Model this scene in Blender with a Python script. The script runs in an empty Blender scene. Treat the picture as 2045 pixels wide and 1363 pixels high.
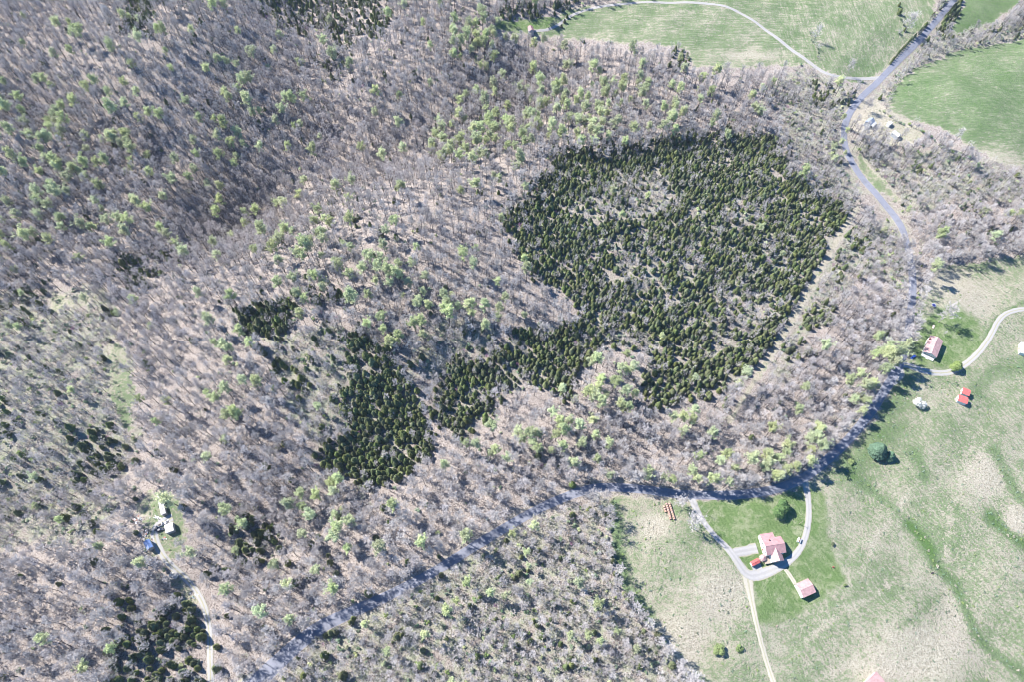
import bpy, math, random
import numpy as np
from mathutils import Vector, Matrix, Quaternion

S = bpy.context.scene
R = math.radians
# ------------------------------------------------------------------ camera, sky, sun
CH, F, PITCH = 450.0, 1363.0, R(60)          # camera height (m), focal length in photo pixels, depression
cd = bpy.data.cameras.new('camera'); cam = bpy.data.objects.new('camera', cd); S.collection.objects.link(cam)
cd.sensor_width = 36; cd.lens = 36 * F / 2045; cd.clip_start = 1; cd.clip_end = 20000
cam.location = (0, 0, CH); cam.rotation_euler = (R(90) - PITCH, 0, 0); S.camera = cam
SUN_EL, SHADOW = R(45), R(-28)
w = bpy.data.worlds.new('World'); S.world = w; w.use_nodes = True
nt = w.node_tree; bg = nt.nodes['Background']; sky = nt.nodes.new('ShaderNodeTexSky')
sky.sky_type = 'NISHITA'; sky.sun_disc = False; sky.sun_elevation = SUN_EL; sky.sun_rotation = R(-62)
sky.ozone_density = 4.0; sky.air_density = 1.0; sky.dust_density = 0.3
hs0 = nt.nodes.new('ShaderNodeHueSaturation'); hs0.inputs['Saturation'].default_value = 1.5; nt.links.new(sky.outputs[0], hs0.inputs['Color'])
nt.links.new(hs0.outputs[0], bg.inputs[0]); bg.inputs[1].default_value = 0.085
sl = bpy.data.lights.new('sun', 'SUN'); so = bpy.data.objects.new('sun', sl); S.collection.objects.link(so)
sl.energy = 5.0; sl.angle = R(0.5); sl.color = (1, 0.95, 0.88)
sd = Vector((math.cos(SUN_EL) * math.cos(SHADOW), math.cos(SUN_EL) * math.sin(SHADOW), -math.sin(SUN_EL)))
so.rotation_euler = sd.to_track_quat('-Z', 'Y').to_euler(); so.location = (-300, 300, 500)
S.view_settings.view_transform = 'Standard'; S.view_settings.look = 'None'
S.view_settings.exposure = 1.3; S.view_settings.gamma = 1
S.cycles.filter_width = 1.0; S.cycles.max_bounces = 4; S.cycles.diffuse_bounces = 2; S.cycles.transparent_max_bounces = 4

# ------------------------------------------------------------------ projection
SP, CP = math.sin(PITCH), math.cos(PITCH)
def pxof(x, y, z):
    dz = z - CH
    d = y * CP - dz * SP; u = y * SP + dz * CP
    return 1022.5 + F * x / d, 681.5 - F * u / d
def flat(px, py, z=0.0):
    a = (np.asarray(px, float) - 1022.5) / F; b = -(np.asarray(py, float) - 681.5) / F
    dx, dy, dz = a, b * SP + CP, b * CP - SP
    t = (CH - z) / -dz
    return dx * t, dy * t
def segdist(x, y, pts):
    best = np.full(np.shape(x), 1e9)
    for (x0, y0), (x1, y1) in zip(pts[:-1], pts[1:]):
        dx, dy = x1 - x0, y1 - y0
        t = np.clip(((x - x0) * dx + (y - y0) * dy) / (dx * dx + dy * dy + 1e-9), 0, 1)
        best = np.minimum(best, np.hypot(x - x0 - t * dx, y - y0 - t * dy))
    return best
def inside(poly, x, y):
    r = np.zeros(np.shape(x), bool); n = len(poly)
    for i in range(n):
        x0, y0 = poly[i]; x1, y1 = poly[(i + 1) % n]
        if y0 == y1: continue
        c = ((y0 > y) != (y1 > y)) & (x < (x1 - x0) * (y - y0) / (y1 - y0) + x0)
        r ^= c
    return r
def blob(bl, x, y, base):
    r = np.full(np.shape(x), float(base))
    for cx, cy, rx, ry, a in bl:
        r = r + a * np.exp(-((x - cx) / rx) ** 2 - ((y - cy) / ry) ** 2)
    return r

# ------------------------------------------------------------------ terrain
GUL = [  # valley lines: photo pixels, depth, half width
    ([(-300, 500), (0, 445), (160, 400), (320, 430), (450, 370), (540, 270), (560, 160), (610, 60), (640, -80)], 26, 75),
    ([(430, 390), (560, 380), (690, 300), (800, 265), (900, 225), (1000, 190), (1090, 125)], 26, 58),
    ([(60, 200), (200, 262), (330, 285), (450, 330)], 24, 48),
    ([(640, 205), (720, 245), (800, 290)], 16, 36),
    ([(-100, 620), (60, 600), (180, 620), (250, 720), (260, 860), (215, 930), (100, 1000), (-100, 1050)], 10, 45),
    ([(1760, 150), (1850, 105), (1960, 80), (2150, 20)], 9, 34),
    ([(450, 1120), (560, 1040), (700, 900), (880, 800)], 7, 40),
    ([(1650, 860), (1850, 1080), (1930, 1220), (2100, 1400)], 5, 30),
    ([(1700, 330), (1850, 470), (2080, 560)], 8, 45),
]
GULW = [([tuple(map(float, flat(*p))) for p in pl], d, ww) for pl, d, ww in GUL]
HILL = [(350, 90, 190, 120, 22), (850, 480, 300, 160, 20), (1300, 420, 260, 170, 10), (1950, 240, 120, 90, 10), (650, 700, 260, 160, 8), (1750, 1000, 200, 160, 4)]
HILLW = []
for cx, cy, rx, ry, a in HILL:
    X, Y = flat(cx, cy); HILLW.append((float(X), float(Y), rx / 2.4, ry / 1.7, a))
def raw_h(x, y):
    h = blob(HILLW, x, y, 0.0)
    for pl, d, ww in GULW:
        h = h - d * np.exp(-(segdist(x, y, pl) / ww) ** 2)
    h = h + 1.3 * np.sin(x / 31 + 1.3 * np.sin(y / 47)) * np.cos(y / 37 + 0.7) + 0.7 * np.sin(x / 15.3 + y / 19.1 + 2) + 0.35 * np.sin(x / 7.1 - y / 8.3)
    return h
def axis(lo, hi, st, far):
    c = list(np.arange(lo, hi + st, st)); a = st; v = c[-1]; up = []
    while v < far: a *= 1.25; v += a; up.append(v)
    a = st; v = c[0]; dn = []
    while v > -far: a *= 1.25; v -= a; dn.append(v)
    return np.array(dn[::-1] + c + up)
GX = axis(-660, 660, 2.0, 9000); GY = axis(-40, 830, 2.0, 9000)
MX, MY = np.meshgrid(GX, GY); GH = raw_h(MX, MY)
def hgt(x, y):
    x = np.asarray(x, float); y = np.asarray(y, float)
    i = np.clip(np.searchsorted(GX, x) - 1, 0, len(GX) - 2); j = np.clip(np.searchsorted(GY, y) - 1, 0, len(GY) - 2)
    fx = (x - GX[i]) / (GX[i + 1] - GX[i]); fy = (y - GY[j]) / (GY[j + 1] - GY[j])
    a, b, c, d = GH[j, i], GH[j, i + 1], GH[j + 1, i], GH[j + 1, i + 1]
    return a * (1 - fx) * (1 - fy) + b * fx * (1 - fy) + c * (1 - fx) * fy + d * fx * fy
def at(px, py, h=0.0):
    z = 0.0
    for _ in range(12):
        x, y = flat(px, py, z + h); z = 0.5 * z + 0.5 * hgt(x, y)
    return Vector((float(x), float(y), float(hgt(x, y)))) 

# ------------------------------------------------------------------ node helpers
def mat(name, rough=0.9):
    m = bpy.data.materials.new(name); m.use_nodes = True
    b = m.node_tree.nodes['Principled BSDF']; b.inputs['Roughness'].default_value = rough
    b.inputs['Specular IOR Level'].default_value = 0.2
    return m, m.node_tree, b
class NB:
    def __init__(s, t): s.t = t
    def n(s, typ, **k):
        nd = s.t.nodes.new('ShaderNode' + typ)
        for a, v in k.items(): setattr(nd, a, v)
        return nd
    def put(s, sock, v):
        if hasattr(v, 'links'): s.t.links.new(v, sock)
        elif isinstance(v, (tuple, list)): sock.default_value = (*v, 1) if len(v) == 3 and len(sock.default_value) == 4 else v
        else: sock.default_value = v
    def noise(s, vec, scale, detail=3, rough=0.6, dist=0.0):
        nd = s.n('TexNoise'); s.put(nd.inputs['Vector'], vec); nd.inputs['Scale'].default_value = scale
        nd.inputs['Detail'].default_value = detail; nd.inputs['Roughness'].default_value = rough; nd.inputs['Distortion'].default_value = dist
        return nd.outputs['Fac']
    def mp(s, vec, scale=(1, 1, 1), rot=0):
        nd = s.n('Mapping'); s.put(nd.inputs['Vector'], vec); nd.inputs['Scale'].default_value = scale; nd.inputs['Rotation'].default_value = (0, 0, rot)
        return nd.outputs[0]
    def mix(s, f, a, b, mode='MIX'):
        nd = s.n('Mix', data_type='RGBA', blend_type=mode); s.put(nd.inputs[0], f); s.put(nd.inputs[6], a); s.put(nd.inputs[7], b)
        return nd.outputs[2]
    def m(s, op, a, b=0.0, clamp=False):
        nd = s.n('Math', operation=op, use_clamp=clamp); s.put(nd.inputs[0], a); s.put(nd.inputs[1], b)
        return nd.outputs[0]
    def rng(s, v, a, b, c=0.0, d=1.0):
        nd = s.n('MapRange'); s.put(nd.inputs[0], v)
        for i, q in enumerate((a, b, c, d)): s.put(nd.inputs[i + 1], q)
        return nd.outputs[0]
    def bump(s, h, strength, dist, nrm=None):
        nd = s.n('Bump'); s.put(nd.inputs['Height'], h); nd.inputs['Strength'].default_value = strength; nd.inputs['Distance'].default_value = dist
        return nd.outputs[0]

def simple(name, col, rough=0.85, var=0.12, scale=1.5, obj_rand=0.0, col2=None, spec=0.2, metal=0.0):
    m, t, b = mat(name, rough); N = NB(t)
    co = N.n('TexCoord').outputs['Object']
    f = N.noise(co, scale, 3, 0.65)
    c2 = col2 or tuple(max(0, c * (1 - var * 2)) for c in col)
    c = N.mix(N.rng(f, 0.3, 0.7), c2, col)
    if obj_rand:
        r = N.n('ObjectInfo').outputs['Random']
        h = N.n('HueSaturation'); N.put(h.inputs['Color'], c)
        N.put(h.inputs['Value'], N.rng(r, 0, 1, 1 - obj_rand, 1 + obj_rand))
        r2 = N.m('FRACT', N.m('MULTIPLY', r, 7.31)); N.put(h.inputs['Hue'], N.rng(r2, 0, 1, 0.5 - obj_rand * 0.09, 0.5 + obj_rand * 0.06))
        N.put(h.inputs['Saturation'], N.rng(N.m('FRACT', N.m('MULTIPLY', r, 13.7)), 0, 1, 1 - obj_rand, 1 + obj_rand * 0.6))
        c = h.outputs[0]
    t.links.new(c, b.inputs['Base Color']); b.inputs['Specular IOR Level'].default_value = spec; b.inputs['Metallic'].default_value = metal
    return m
def leafmat(name, col, col2, rnd, trans=0.25):
    m = simple(name, col, 0.7, scale=0.8, obj_rand=rnd, col2=col2)
    t = m.node_tree; b = t.nodes['Principled BSDF']; out = t.nodes['Material Output']
    tr = t.nodes.new('ShaderNodeBsdfTranslucent'); mx = t.nodes.new('ShaderNodeMixShader'); mx.inputs[0].default_value = trans
    src = b.inputs['Base Color'].links[0].from_socket; t.links.new(src, tr.inputs[0])
    t.links.new(b.outputs[0], mx.inputs[1]); t.links.new(tr.outputs[0], mx.inputs[2]); t.links.new(mx.outputs[0], out.inputs[0])
    return m
def metalroof(name, col, axis_i=0):
    m, t, b = mat(name, 0.45); N = NB(t); co = N.n('TexCoord').outputs['Object']
    f = N.noise(co, 0.45, 5, .7); c = N.mix(N.rng(f, 0.35, 0.6), tuple(v * 0.68 for v in col), col); c = N.mix(N.rng(N.noise(N.mp(co, (.3, 2.2, 2.2)), 1.0, 3), .52, .7, 0, .5), c, tuple(v * .55 + .08 for v in col))
    wv = N.n('TexWave', wave_type='BANDS', bands_direction='XYZ'[axis_i]); N.put(wv.inputs['Vector'], co); wv.inputs['Scale'].default_value = 0.5
    c = N.mix(N.rng(wv.outputs['Fac'], 0.85, 1.0, 0.0, 0.35), c, tuple(v * 0.6 for v in col))
    t.links.new(c, b.inputs['Base Color']); t.links.new(N.bump(wv.outputs['Fac'], 0.4, 0.05), b.inputs['Normal'])
    return m

# ------------------------------------------------------------------ photo-traced outlines (photo pixels)
ROAD = [(1925, -30), (1905, 0), (1870, 42), (1840, 76), (1800, 115), (1770, 146), (1740, 175), (1712, 203), (1692, 232), (1684, 262), (1687, 295), (1705, 332), (1730, 366),
        (1760, 400), (1788, 432), (1806, 465), (1818, 510), (1822, 560), (1820, 620), (1812, 680), (1797, 730), (1770, 775), (1735, 830), (1690, 885), (1642, 928),
        (1600, 960), (1550, 979), (1500, 987), (1440, 991), (1380, 990), (1320, 984), (1260, 976), (1205, 973), (1150, 985), (1090, 1010), (1040, 1037), (990, 1067),
        (940, 1097), (880, 1136), (820, 1169), (760, 1199), (700, 1225), (640, 1252), (595, 1287), (560, 1320), (525, 1352), (490, 1390)]
DR_FIELD = [(1060, 62), (1095, 60), (1120, 47), (1140, 30), (1180, 16), (1240, 8), (1300, 3), (1380, 4), (1430, 8), (1470, 20), (1510, 44), (1550, 74), (1590, 106), (1625, 131), (1650, 148), (1680, 155), (1720, 157), (1758, 155)]
DR_LOOP = [(1378, 990), (1395, 1030), (1425, 1070), (1455, 1098), (1472, 1122), (1492, 1152), (1515, 1150), (1540, 1141), (1562, 1131), (1590, 1110), (1605, 1085), (1613, 1055), (1616, 1020), (1613, 990), (1606, 958)]
DR_TRACK = [(1492, 1152), (1498, 1185), (1505, 1220), (1515, 1265), (1530, 1320), (1550, 1380)]
DR_EAST = [(1797, 727), (1820, 733), (1840, 741), (1870, 747), (1900, 745), (1930, 728), (1960, 700), (1980, 668), (1993, 640), (2012, 623), (2045, 616), (2100, 616)]
DR_WOOD = [(345, 1035), (322, 1045), (310, 1055), (308, 1075), (318, 1100), (340, 1130), (370, 1155), (395, 1185), (410, 1215), (418, 1260), (420, 1310), (422, 1390)]
DR_GRAV = [(1466, 1105), (1490, 1101), (1512, 1097)]
DR_BARN = [(1568, 1138), (1578, 1152), (1588, 1168)]
FIELDS = {
 'meadow': [(985, 60), (990, 42), (1060, 38), (1110, 32), (1150, 14), (1240, 4), (1380, -40), (1700, -40), (1800, -40), (1880, -40), (1860, 35), (1790, 110), (1755, 150), (1700, 170), (1660, 150), (1600, 128), (1480, 132), (1385, 136), (1372, 100), (1345, 92), (1250, 84), (1130, 76), (1060, 70)],
 'east': [(1768, 200), (1792, 165), (1840, 128), (1900, 103), (1970, 92), (2120, 60), (2120, 345), (2045, 335), (1990, 322), (1940, 292), (1880, 255), (1820, 240), (1785, 228)],
 'corner': [(1893, 66), (1915, 30), (1940, -40), (2060, -40), (2035, 5), (1990, 42), (1940, 62)],
 'yard': [(1700, 205), (1745, 190), (1765, 215), (1800, 240), (1850, 262), (1830, 290), (1790, 290), (1760, 282), (1720, 270), (1700, 262), (1696, 235)],
 'south': [(3400, 420), (2120, 500), (2045, 505), (1960, 522), (1890, 530), (1850, 560), (1832, 600), (1826, 660), (1812, 715), (1780, 775), (1745, 835), (1700, 890), (1650, 938), (1605, 975), (1550, 992), (1500, 998), (1380, 1002),
           (1215, 988), (1212, 1020), (1222, 1070), (1228, 1120), (1240, 1170), (1262, 1210), (1290, 1240), (1330, 1300), (1375, 1345), (1400, 1430), (1450, 2400), (3400, 2400)],
 'verge': [(1712, 300), (1735, 330), (1765, 360), (1800, 400), (1790, 405), (1745, 372), (1712, 335)],
}
CORRIDOR = [(1712, 418), (1682, 462), (1612, 588), (1552, 690), (1500, 772), (1452, 850), (1395, 965)]
CLEAR = {'strip': [(212, 690), (232, 685), (262, 700), (268, 760), (275, 870), (250, 865), (225, 800)], 'glade': [(75, 600), (120, 585), (190, 588), (200, 605), (120, 625)],
 'homestead': [(285, 990), (322, 975), (355, 1000), (372, 1055), (372, 1100), (352, 1125), (325, 1110), (290, 1110), (280, 1050)], 'bank': [(330, 1145), (355, 1140), (400, 1200), (412, 1250), (395, 1240), (370, 1190)]}
CEDAR = [
 ([(1100, 300), (1130, 292), (1200, 294), (1270, 284), (1340, 264), (1450, 260), (1545, 268), (1562, 300), (1590, 340), (1645, 375), (1702, 418), (1700, 445), (1680, 465), (1650, 520), (1610, 580), (1570, 650), (1530, 700), (1492, 745), (1452, 772), (1400, 792), (1335, 812), (1290, 802),
   (1272, 760), (1300, 725), (1290, 690), (1240, 690), (1205, 690), (1160, 740), (1130, 795), (1100, 770), (1060, 770), (1010, 772), (975, 830), (945, 862), (910, 868), (866, 832), (868, 790), (890, 745), (890, 705), (960, 722), (1005, 690), (1040, 652), (1120, 648), (1165, 625),
   (1135, 585), (1080, 555), (1060, 545), (1040, 500), (1000, 440), (1005, 415), (1060, 392), (1072, 345), (1110, 338)], 0.92),
 ([(688, 662), (742, 660), (775, 700), (805, 745), (832, 790), (850, 850), (862, 892), (800, 960), (722, 970), (680, 940), (622, 930), (618, 900), (676, 880), (690, 830), (676, 785), (700, 720)], 0.85),
 ([(460, 622), (520, 600), (582, 588), (600, 620), (572, 642), (560, 668), (490, 668)], 0.95),
 ([(505, 690), (530, 680), (600, 740), (625, 790), (610, 810), (560, 770)], 0.3), ([(600, 575), (680, 555), (700, 610), (640, 640)], 0.3),
 ([(235, 1235), (300, 1235), (350, 1190), (400, 1230), (425, 1290), (425, 1400), (200, 1400), (225, 1320)], 0.5), ([(235, 1180), (262, 1175), (268, 1215), (240, 1215)], 0.8),
 ([(455, 1045), (520, 1030), (560, 1075), (545, 1130), (470, 1120)], 0.5),
 ([(1712, 468), (1735, 470), (1728, 500), (1700, 505)], 0.5), ([(1662, 520), (1695, 512), (1690, 560), (1660, 555)], 0.6), ([(1600, 625), (1665, 590), (1670, 640), (1600, 665)], 0.75), ([(1555, 700), (1610, 660), (1618, 700), (1560, 730)], 0.6), ([(1430, 800), (1465, 780), (1470, 830), (1440, 850)], 0.3),
 ([(478, -30), (780, -30), (770, 70), (690, 90), (640, 60), (560, 60), (530, 20)], 0.35), ([(240, -30), (310, -30), (300, 60), (260, 60)], 0.45), ([(630, 110), (690, 90), (700, 160), (640, 160)], 0.3), ([(1000, 5), (1075, 0), (1080, 32), (1005, 38)], 0.8), ([(1100, 0), (1150, 0), (1150, 20), (1105, 24)], 0.7), ([(1345, 95), (1372, 100), (1375, 132), (1345, 128)], 0.6),
 ([(1625, 150), (1700, 170), (1720, 200), (1660, 215), (1625, 200)], 0.3), ([(140, 865), (240, 850), (245, 945), (160, 955)], 0.35), ([(1025, 1100), (1060, 1100), (1060, 1150), (1020, 1150)], 0.6), ([(960, 1240), (1150, 1230), (1170, 1320), (1000, 1330)], 0.18), ([(1890, 0), (1935, -20), (1905, 60), (1875, 80)], 0.7),
 ([(20, 560), (60, 560), (70, 610), (30, 610)], 0.4), ([(210, 520), (320, 500), (320, 560), (240, 570)], 0.3), ([(1730, 420), (1830, 420), (2050, 330), (2050, 480), (1850, 480)], 0.06),
]
THIN = [  # mixed light patches in the cedar stand
 [(1170, 390), (1215, 350), (1260, 345), (1330, 350), (1360, 385), (1330, 430), (1260, 440), (1200, 440), (1130, 420)], [(1225, 500), (1290, 470), (1330, 500), (1320, 560), (1270, 590), (1240, 540)], [(1420, 580), (1480, 560), (1540, 590), (1530, 650), (1470, 680), (1420, 650)],
 [(1180, 640), (1240, 650), (1320, 690), (1300, 740), (1220, 740), (1200, 690)], [(1010, 760), (1060, 740), (1090, 780), (1050, 810), (1000, 820)], [(1440, 400), (1500, 390), (1520, 450), (1460, 460)], [(1350, 500), (1400, 480), (1410, 540), (1370, 560)], [(1530, 480), (1590, 470), (1580, 520), (1530, 530)], [(1390, 690), (1440, 690), (1430, 720), (1395, 715)]]
SCRUB = [
 ([(-120, 560), (60, 590), (200, 570), (240, 640), (215, 700), (280, 860), (250, 950), (130, 1000), (-120, 1050)], 0.5), ([(1590, 130), (1690, 170), (1690, 240), (1690, 300), (1720, 420), (1680, 400), (1600, 330), (1560, 250), (1540, 180)], 0.5),
 ([(1700, 280), (1760, 285), (1850, 290), (1930, 300), (1990, 330), (2120, 350), (2120, 400), (1900, 400), (1810, 440), (1720, 330)], 0.25), ([(1640, 520), (1720, 440), (1800, 440), (1810, 560), (1700, 560), (1650, 640), (1600, 680), (1580, 760), (1540, 750), (1600, 620)], 0.45),
 ([(640, 1260), (760, 1210), (900, 1140), (1040, 1050), (1150, 1010), (1215, 1000), (1230, 1180), (1380, 1360), (1380, 1430), (500, 1430)], 0.95), ([(520, 680), (690, 640), (690, 830), (640, 900), (600, 860)], 0.45), ([(860, 640), (1000, 650), (960, 720), (890, 700), (870, 790), (800, 730)], 0.5),
 ([(-120, 1000), (120, 990), (250, 1000), (180, 1080), (-120, 1100)], 0.6), ([(1780, 100), (1900, 60), (2100, 20), (2100, 70), (1900, 105), (1800, 150), (1765, 200), (1770, 240), (1740, 230)], 0.5)]
GREEN = [(150, 300, 170, 130, .22), (480, 240, 110, 110, .14), (300, 50, 60, 50, .25), (60, 440, 110, 80, .22), (450, 440, 200, 90, .06), (700, 485, 110, 50, .34), (800, 590, 200, 80, .30), (900, 640, 90, 40, .18), (980, 380, 80, 60, .12), (1150, 235, 220, 55, .28), (900, 270, 130, 50, .16),
 (1180, 170, 150, 50, .16), (1200, 765, 90, 50, .5), (1130, 860, 90, 70, .28), (1300, 870, 110, 50, .16), (430, 750, 55, 80, .25), (450, 870, 70, 50, .2), (640, 1020, 60, 50, .45), (540, 1080, 110, 70, .2), (790, 1080, 50, 50, .25), (990, 900, 60, 50, .35), (1060, 1130, 100, 50, .25), (900, 1210, 70, 40, .25),
 (1570, 905, 90, 35, .75), (1735, 800, 35, 60, .75), (1775, 700, 18, 50, .9), (1480, 925, 60, 35, .35), (1600, 820, 60, 40, .15), (1270, 370, 70, 50, .5), (1680, 262, 22, 60, .9), (960, 60, 60, 40, .5), (1000, 85, 90, 18, .5), (1170, 1260, 100, 60, .12), (640, 1200, 60, 50, .15)]
WET = [  # lush lines through the south field: polyline, half width px, amount
 ([(1700, 945), (1745, 985), (1790, 1022), (1830, 1062), (1862, 1100)], 7, .35), ([(1815, 1050), (1850, 1085), (1868, 1130), (1905, 1165), (1918, 1190)], 9, .8), ([(1925, 1210), (1945, 1260), (1965, 1290), (2045, 1350)], 8, .6),
 ([(1985, 900), (2015, 960), (2060, 1030)], 12, .55), ([(1975, 1030), (2010, 1065), (2080, 1110)], 11, .65), ([(1825, 905), (1848, 955)], 12, .4), ([(1880, 1190), (1840, 1225), (1790, 1260)], 4, .45), ([(1500, 1110), (1520, 1200), (1550, 1290)], 0.1, 0), ([(1225, 1010), (1235, 1100), (1250, 1180), (1300, 1240)], 14, .5), ([(1800, 760), (1780, 850), (1700, 940)], 28, .45),
 ([(1960, 690), (1990, 640), (2045, 602)], 2.2, 1.0), ([(1950, 780), (1990, 740), (2045, 730)], 14, .3), ([(1690, 290), (1720, 350), (1800, 430)], 6, .4), ([(1340, 1010), (1370, 1030)], 6, 0)]
STRAW = [(1310, 1052, 22, 18, .8), (1350, 1290, 60, 60, .5), (1440, 1200, 50, 50, .35), (2040, 1040, 30, 25, .9), (1880, 560, 50, 20, .4), (1950, 330, 120, 35, .55), (1730, 230, 40, 40, .7), (1870, 1300, 120, 50, .3), (1970, 950, 40, 50, .4), (1650, 960, 30, 20, .1), (1900, 1230, 30, 60, .3), (1780, 1340, 70, 20, .5), (1940, 600, 60, 40, .3), (1500, 110, 60, 12, .4)]
LAWN = [[(1385, 1000), (1500, 1000), (1600, 975), (1650, 990), (1652, 1060), (1665, 1110), (1690, 1165), (1600, 1225), (1555, 1253), (1512, 1250), (1498, 1165), (1450, 1110), (1410, 1060)], [(1835, 640), (1900, 600), (1955, 640), (1965, 690), (1930, 728), (1895, 742), (1835, 735), (1820, 700)], [(985, 60), (1000, 40), (1110, 30), (1105, 52), (1080, 62)]]

# ------------------------------------------------------------------ ground sheet
ZX, ZY = MX.ravel(), MY.ravel(); ZH = GH.ravel()
with np.errstate(all='ignore'):
    qx, qy = pxof(ZX, ZY, ZH)
dep = ZY * CP - (ZH - CH) * SP
bad = (dep < 50); qx = np.where(bad, -9999, qx); qy = np.where(bad, 9999, qy)
rs = np.random.RandomState(4)
wob = 5 * np.sin(ZX / 9 + 2 * np.sin(ZY / 13)) + 3 * np.sin(ZY / 4.3 + ZX / 6.1) + 3 * np.sin(ZX / 27)
jx = qx + rs.normal(0, 2.5, qx.shape) + wob * .35; jy = qy + rs.normal(0, 2.5, qx.shape) + .35 * np.roll(wob, 700)
wx, wy = qx + rs.normal(0, 5, qx.shape) + wob * 1.3, qy + rs.normal(0, 5, qx.shape) - wob
fld = np.zeros(qx.shape); grn = np.zeros(qx.shape); lawn = np.zeros(qx.shape)
for k, g in (('meadow', .62), ('east', .66), ('corner', .85), ('yard', .35), ('south', .53), ('verge', .6)):
    msk = inside(FIELDS[k], jx, jy); fld[msk] = 1; grn[msk] = g
far_out = (qx < -150) | (qx > 2200) | (qy < -60) | (qy > 1440)
corr = segdist(qx, qy, CORRIDOR); cm = corr < 8 + wob * .3; low = qy > 850
fld[cm & ~low] = 0.7; grn[cm & ~low] = 0.22
for k, g in (('strip', .5), ('glade', .35), ('homestead', .55), ('bank', .4)):
    msk = inside(CLEAR[k], wx, wy); fld[msk] = 0.75; grn[msk] = g
ee = inside(FIELDS['east'], qx, qy); grn = grn + ee * np.clip(.30 - (qy - 120) / 700 + (qx - 1900) / 1200, -.1, .12)  # deeper green to the upper right stands in for the darkening there
for pl, hw, a in WET:
    grn = grn + .75 * a * np.exp(-(segdist(qx, qy, pl) / max(hw, .5)) ** 2) * (fld > 0)
grn = np.clip(grn - blob(STRAW, qx, qy, 0), 0, 1.2)
for pl in ([(1555, 1256), (1695, 1166)], [(1660, 1345), (1750, 1290), (1800, 1262)], [(1630, 1363), (1760, 1302)], [(1657, 1000), (1668, 1090), (1692, 1165)], [(1600, 1285), (1700, 1215), (1790, 1160)], [(1250, 1230), (1330, 1180), (1480, 1175)], [(1960, 900), (1900, 1010), (1890, 1120)], [(1820, 980), (1760, 1060), (1720, 1150)]):
    grn = grn - .35 * np.exp(-(segdist(jx, jy, pl) / 2.2) ** 2)
for L in LAWN: lawn[inside(L, jx, jy)] = 1
under = np.zeros(qx.shape)
for pl, d in SCRUB: under[inside(pl, wx, wy)] = 0.6
for pl, d in CEDAR[:3]: under[inside(pl, jx, jy)] = 0.35
rdm = segdist(qx, qy, ROAD); under = np.maximum(under, np.exp(-(rdm / 14) ** 2) * 0.5)
def to_img(v): return v.reshape(GH.shape)
def blur(v):
    a = to_img(v); b = a.copy(); b[1:-1, 1:-1] = (a[1:-1, 1:-1] * 4 + a[:-2, 1:-1] + a[2:, 1:-1] + a[1:-1, :-2] + a[1:-1, 2:]) / 8
    return b.ravel()
fld, grn, lawn, under = blur(fld), blur(grn), blur(lawn), blur(under)
ny, nx = GH.shape
idx = np.arange(nx * ny).reshape(ny, nx)
quads = np.stack([idx[:-1, :-1], idx[:-1, 1:], idx[1:, 1:], idx[1:, :-1]], -1).reshape(-1, 4)
def np_mesh(name, verts, quads):
    me = bpy.data.meshes.new(name); me.vertices.add(len(verts)); me.vertices.foreach_set('co', np.asarray(verts, np.float32).ravel())
    k = quads.shape[1]; me.loops.add(quads.size); me.loops.foreach_set('vertex_index', quads.astype(np.int32).ravel())
    me.polygons.add(len(quads)); me.polygons.foreach_set('loop_start', np.arange(0, quads.size, k, dtype=np.int32)); me.polygons.foreach_set('loop_total', np.full(len(quads), k, np.int32))
    me.update(calc_edges=True); return me
gm = np_mesh('ground', np.stack([ZX, ZY, ZH], -1), quads)
gm.polygons.foreach_set('use_smooth', np.ones(len(quads), bool))
ca = gm.color_attributes.new('zone', 'FLOAT_COLOR', 'POINT')
ca.data.foreach_set('color', np.stack([fld, grn, lawn, under], -1).astype(np.float32).ravel())
hs = np.where(qx > 1500, np.where(qy < 170, 1.0, 0.0), 0.0)   # streak direction by field
tex2 = np.stack([blur(inside(FIELDS['meadow'], qx, qy) & (qx < 1640) & (qy < 140)), blur(inside(FIELDS['meadow'], qx, qy) & (qx >= 1560)), blur(inside(FIELDS['south'], qx, qy) & (qx > 1600)), blur(inside(FIELDS['east'], qx, qy))], -1)
cb = gm.color_attributes.new('streak', 'FLOAT_COLOR', 'POINT'); cb.data.foreach_set('color', tex2.astype(np.float32).ravel())
go = bpy.data.objects.new('ground', gm); S.collection.objects.link(go); go['kind'] = 'structure'

m, t, b = mat('ground_cover', 1.0); N = NB(t)
b.inputs['Specular IOR Level'].default_value = 0.0
pos = N.n('NewGeometry').outputs['Position']
za = N.n('Attribute', attribute_name='zone'); sep = N.n('SeparateColor'); t.links.new(za.outputs['Color'], sep.inputs[0])
zf, zg, zl, zu = sep.outputs[0], sep.outputs[1], sep.outputs[2], za.outputs['Alpha']
sa = N.n('Attribute', attribute_name='streak'); sp2 = N.n('SeparateColor'); t.links.new(sa.outputs['Color'], sp2.inputs[0])
sh, sv, ssth, seast = sp2.outputs[0], sp2.outputs[1], sp2.outputs[2], sa.outputs['Alpha']
n_big = N.noise(pos, 0.03, 5, 0.65); n_mid = N.noise(pos, 0.14, 6, 0.78, 0.4); n_fine = N.noise(pos, 0.55, 5, 0.85); n_vf = N.noise(pos, 1.15, 3, 0.8)
# leaf litter
lit = N.mix(N.rng(n_mid, 0.3, 0.7), (0.33, 0.285, 0.26), (0.50, 0.44, 0.40))
lit = N.mix(N.rng(n_fine, 0.52, 0.7), lit, (0.64, 0.585, 0.545)); lit = N.mix(N.rng(n_vf, 0.50, 0.58, 0, .85), lit, (0.13, 0.105, 0.10))
lit = N.mix(N.m('MULTIPLY', zu, N.rng(n_mid, 0.42, 0.6)), lit, N.mix(n_fine, (0.16, 0.22, 0.11), (0.42, 0.48, 0.32)))
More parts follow.
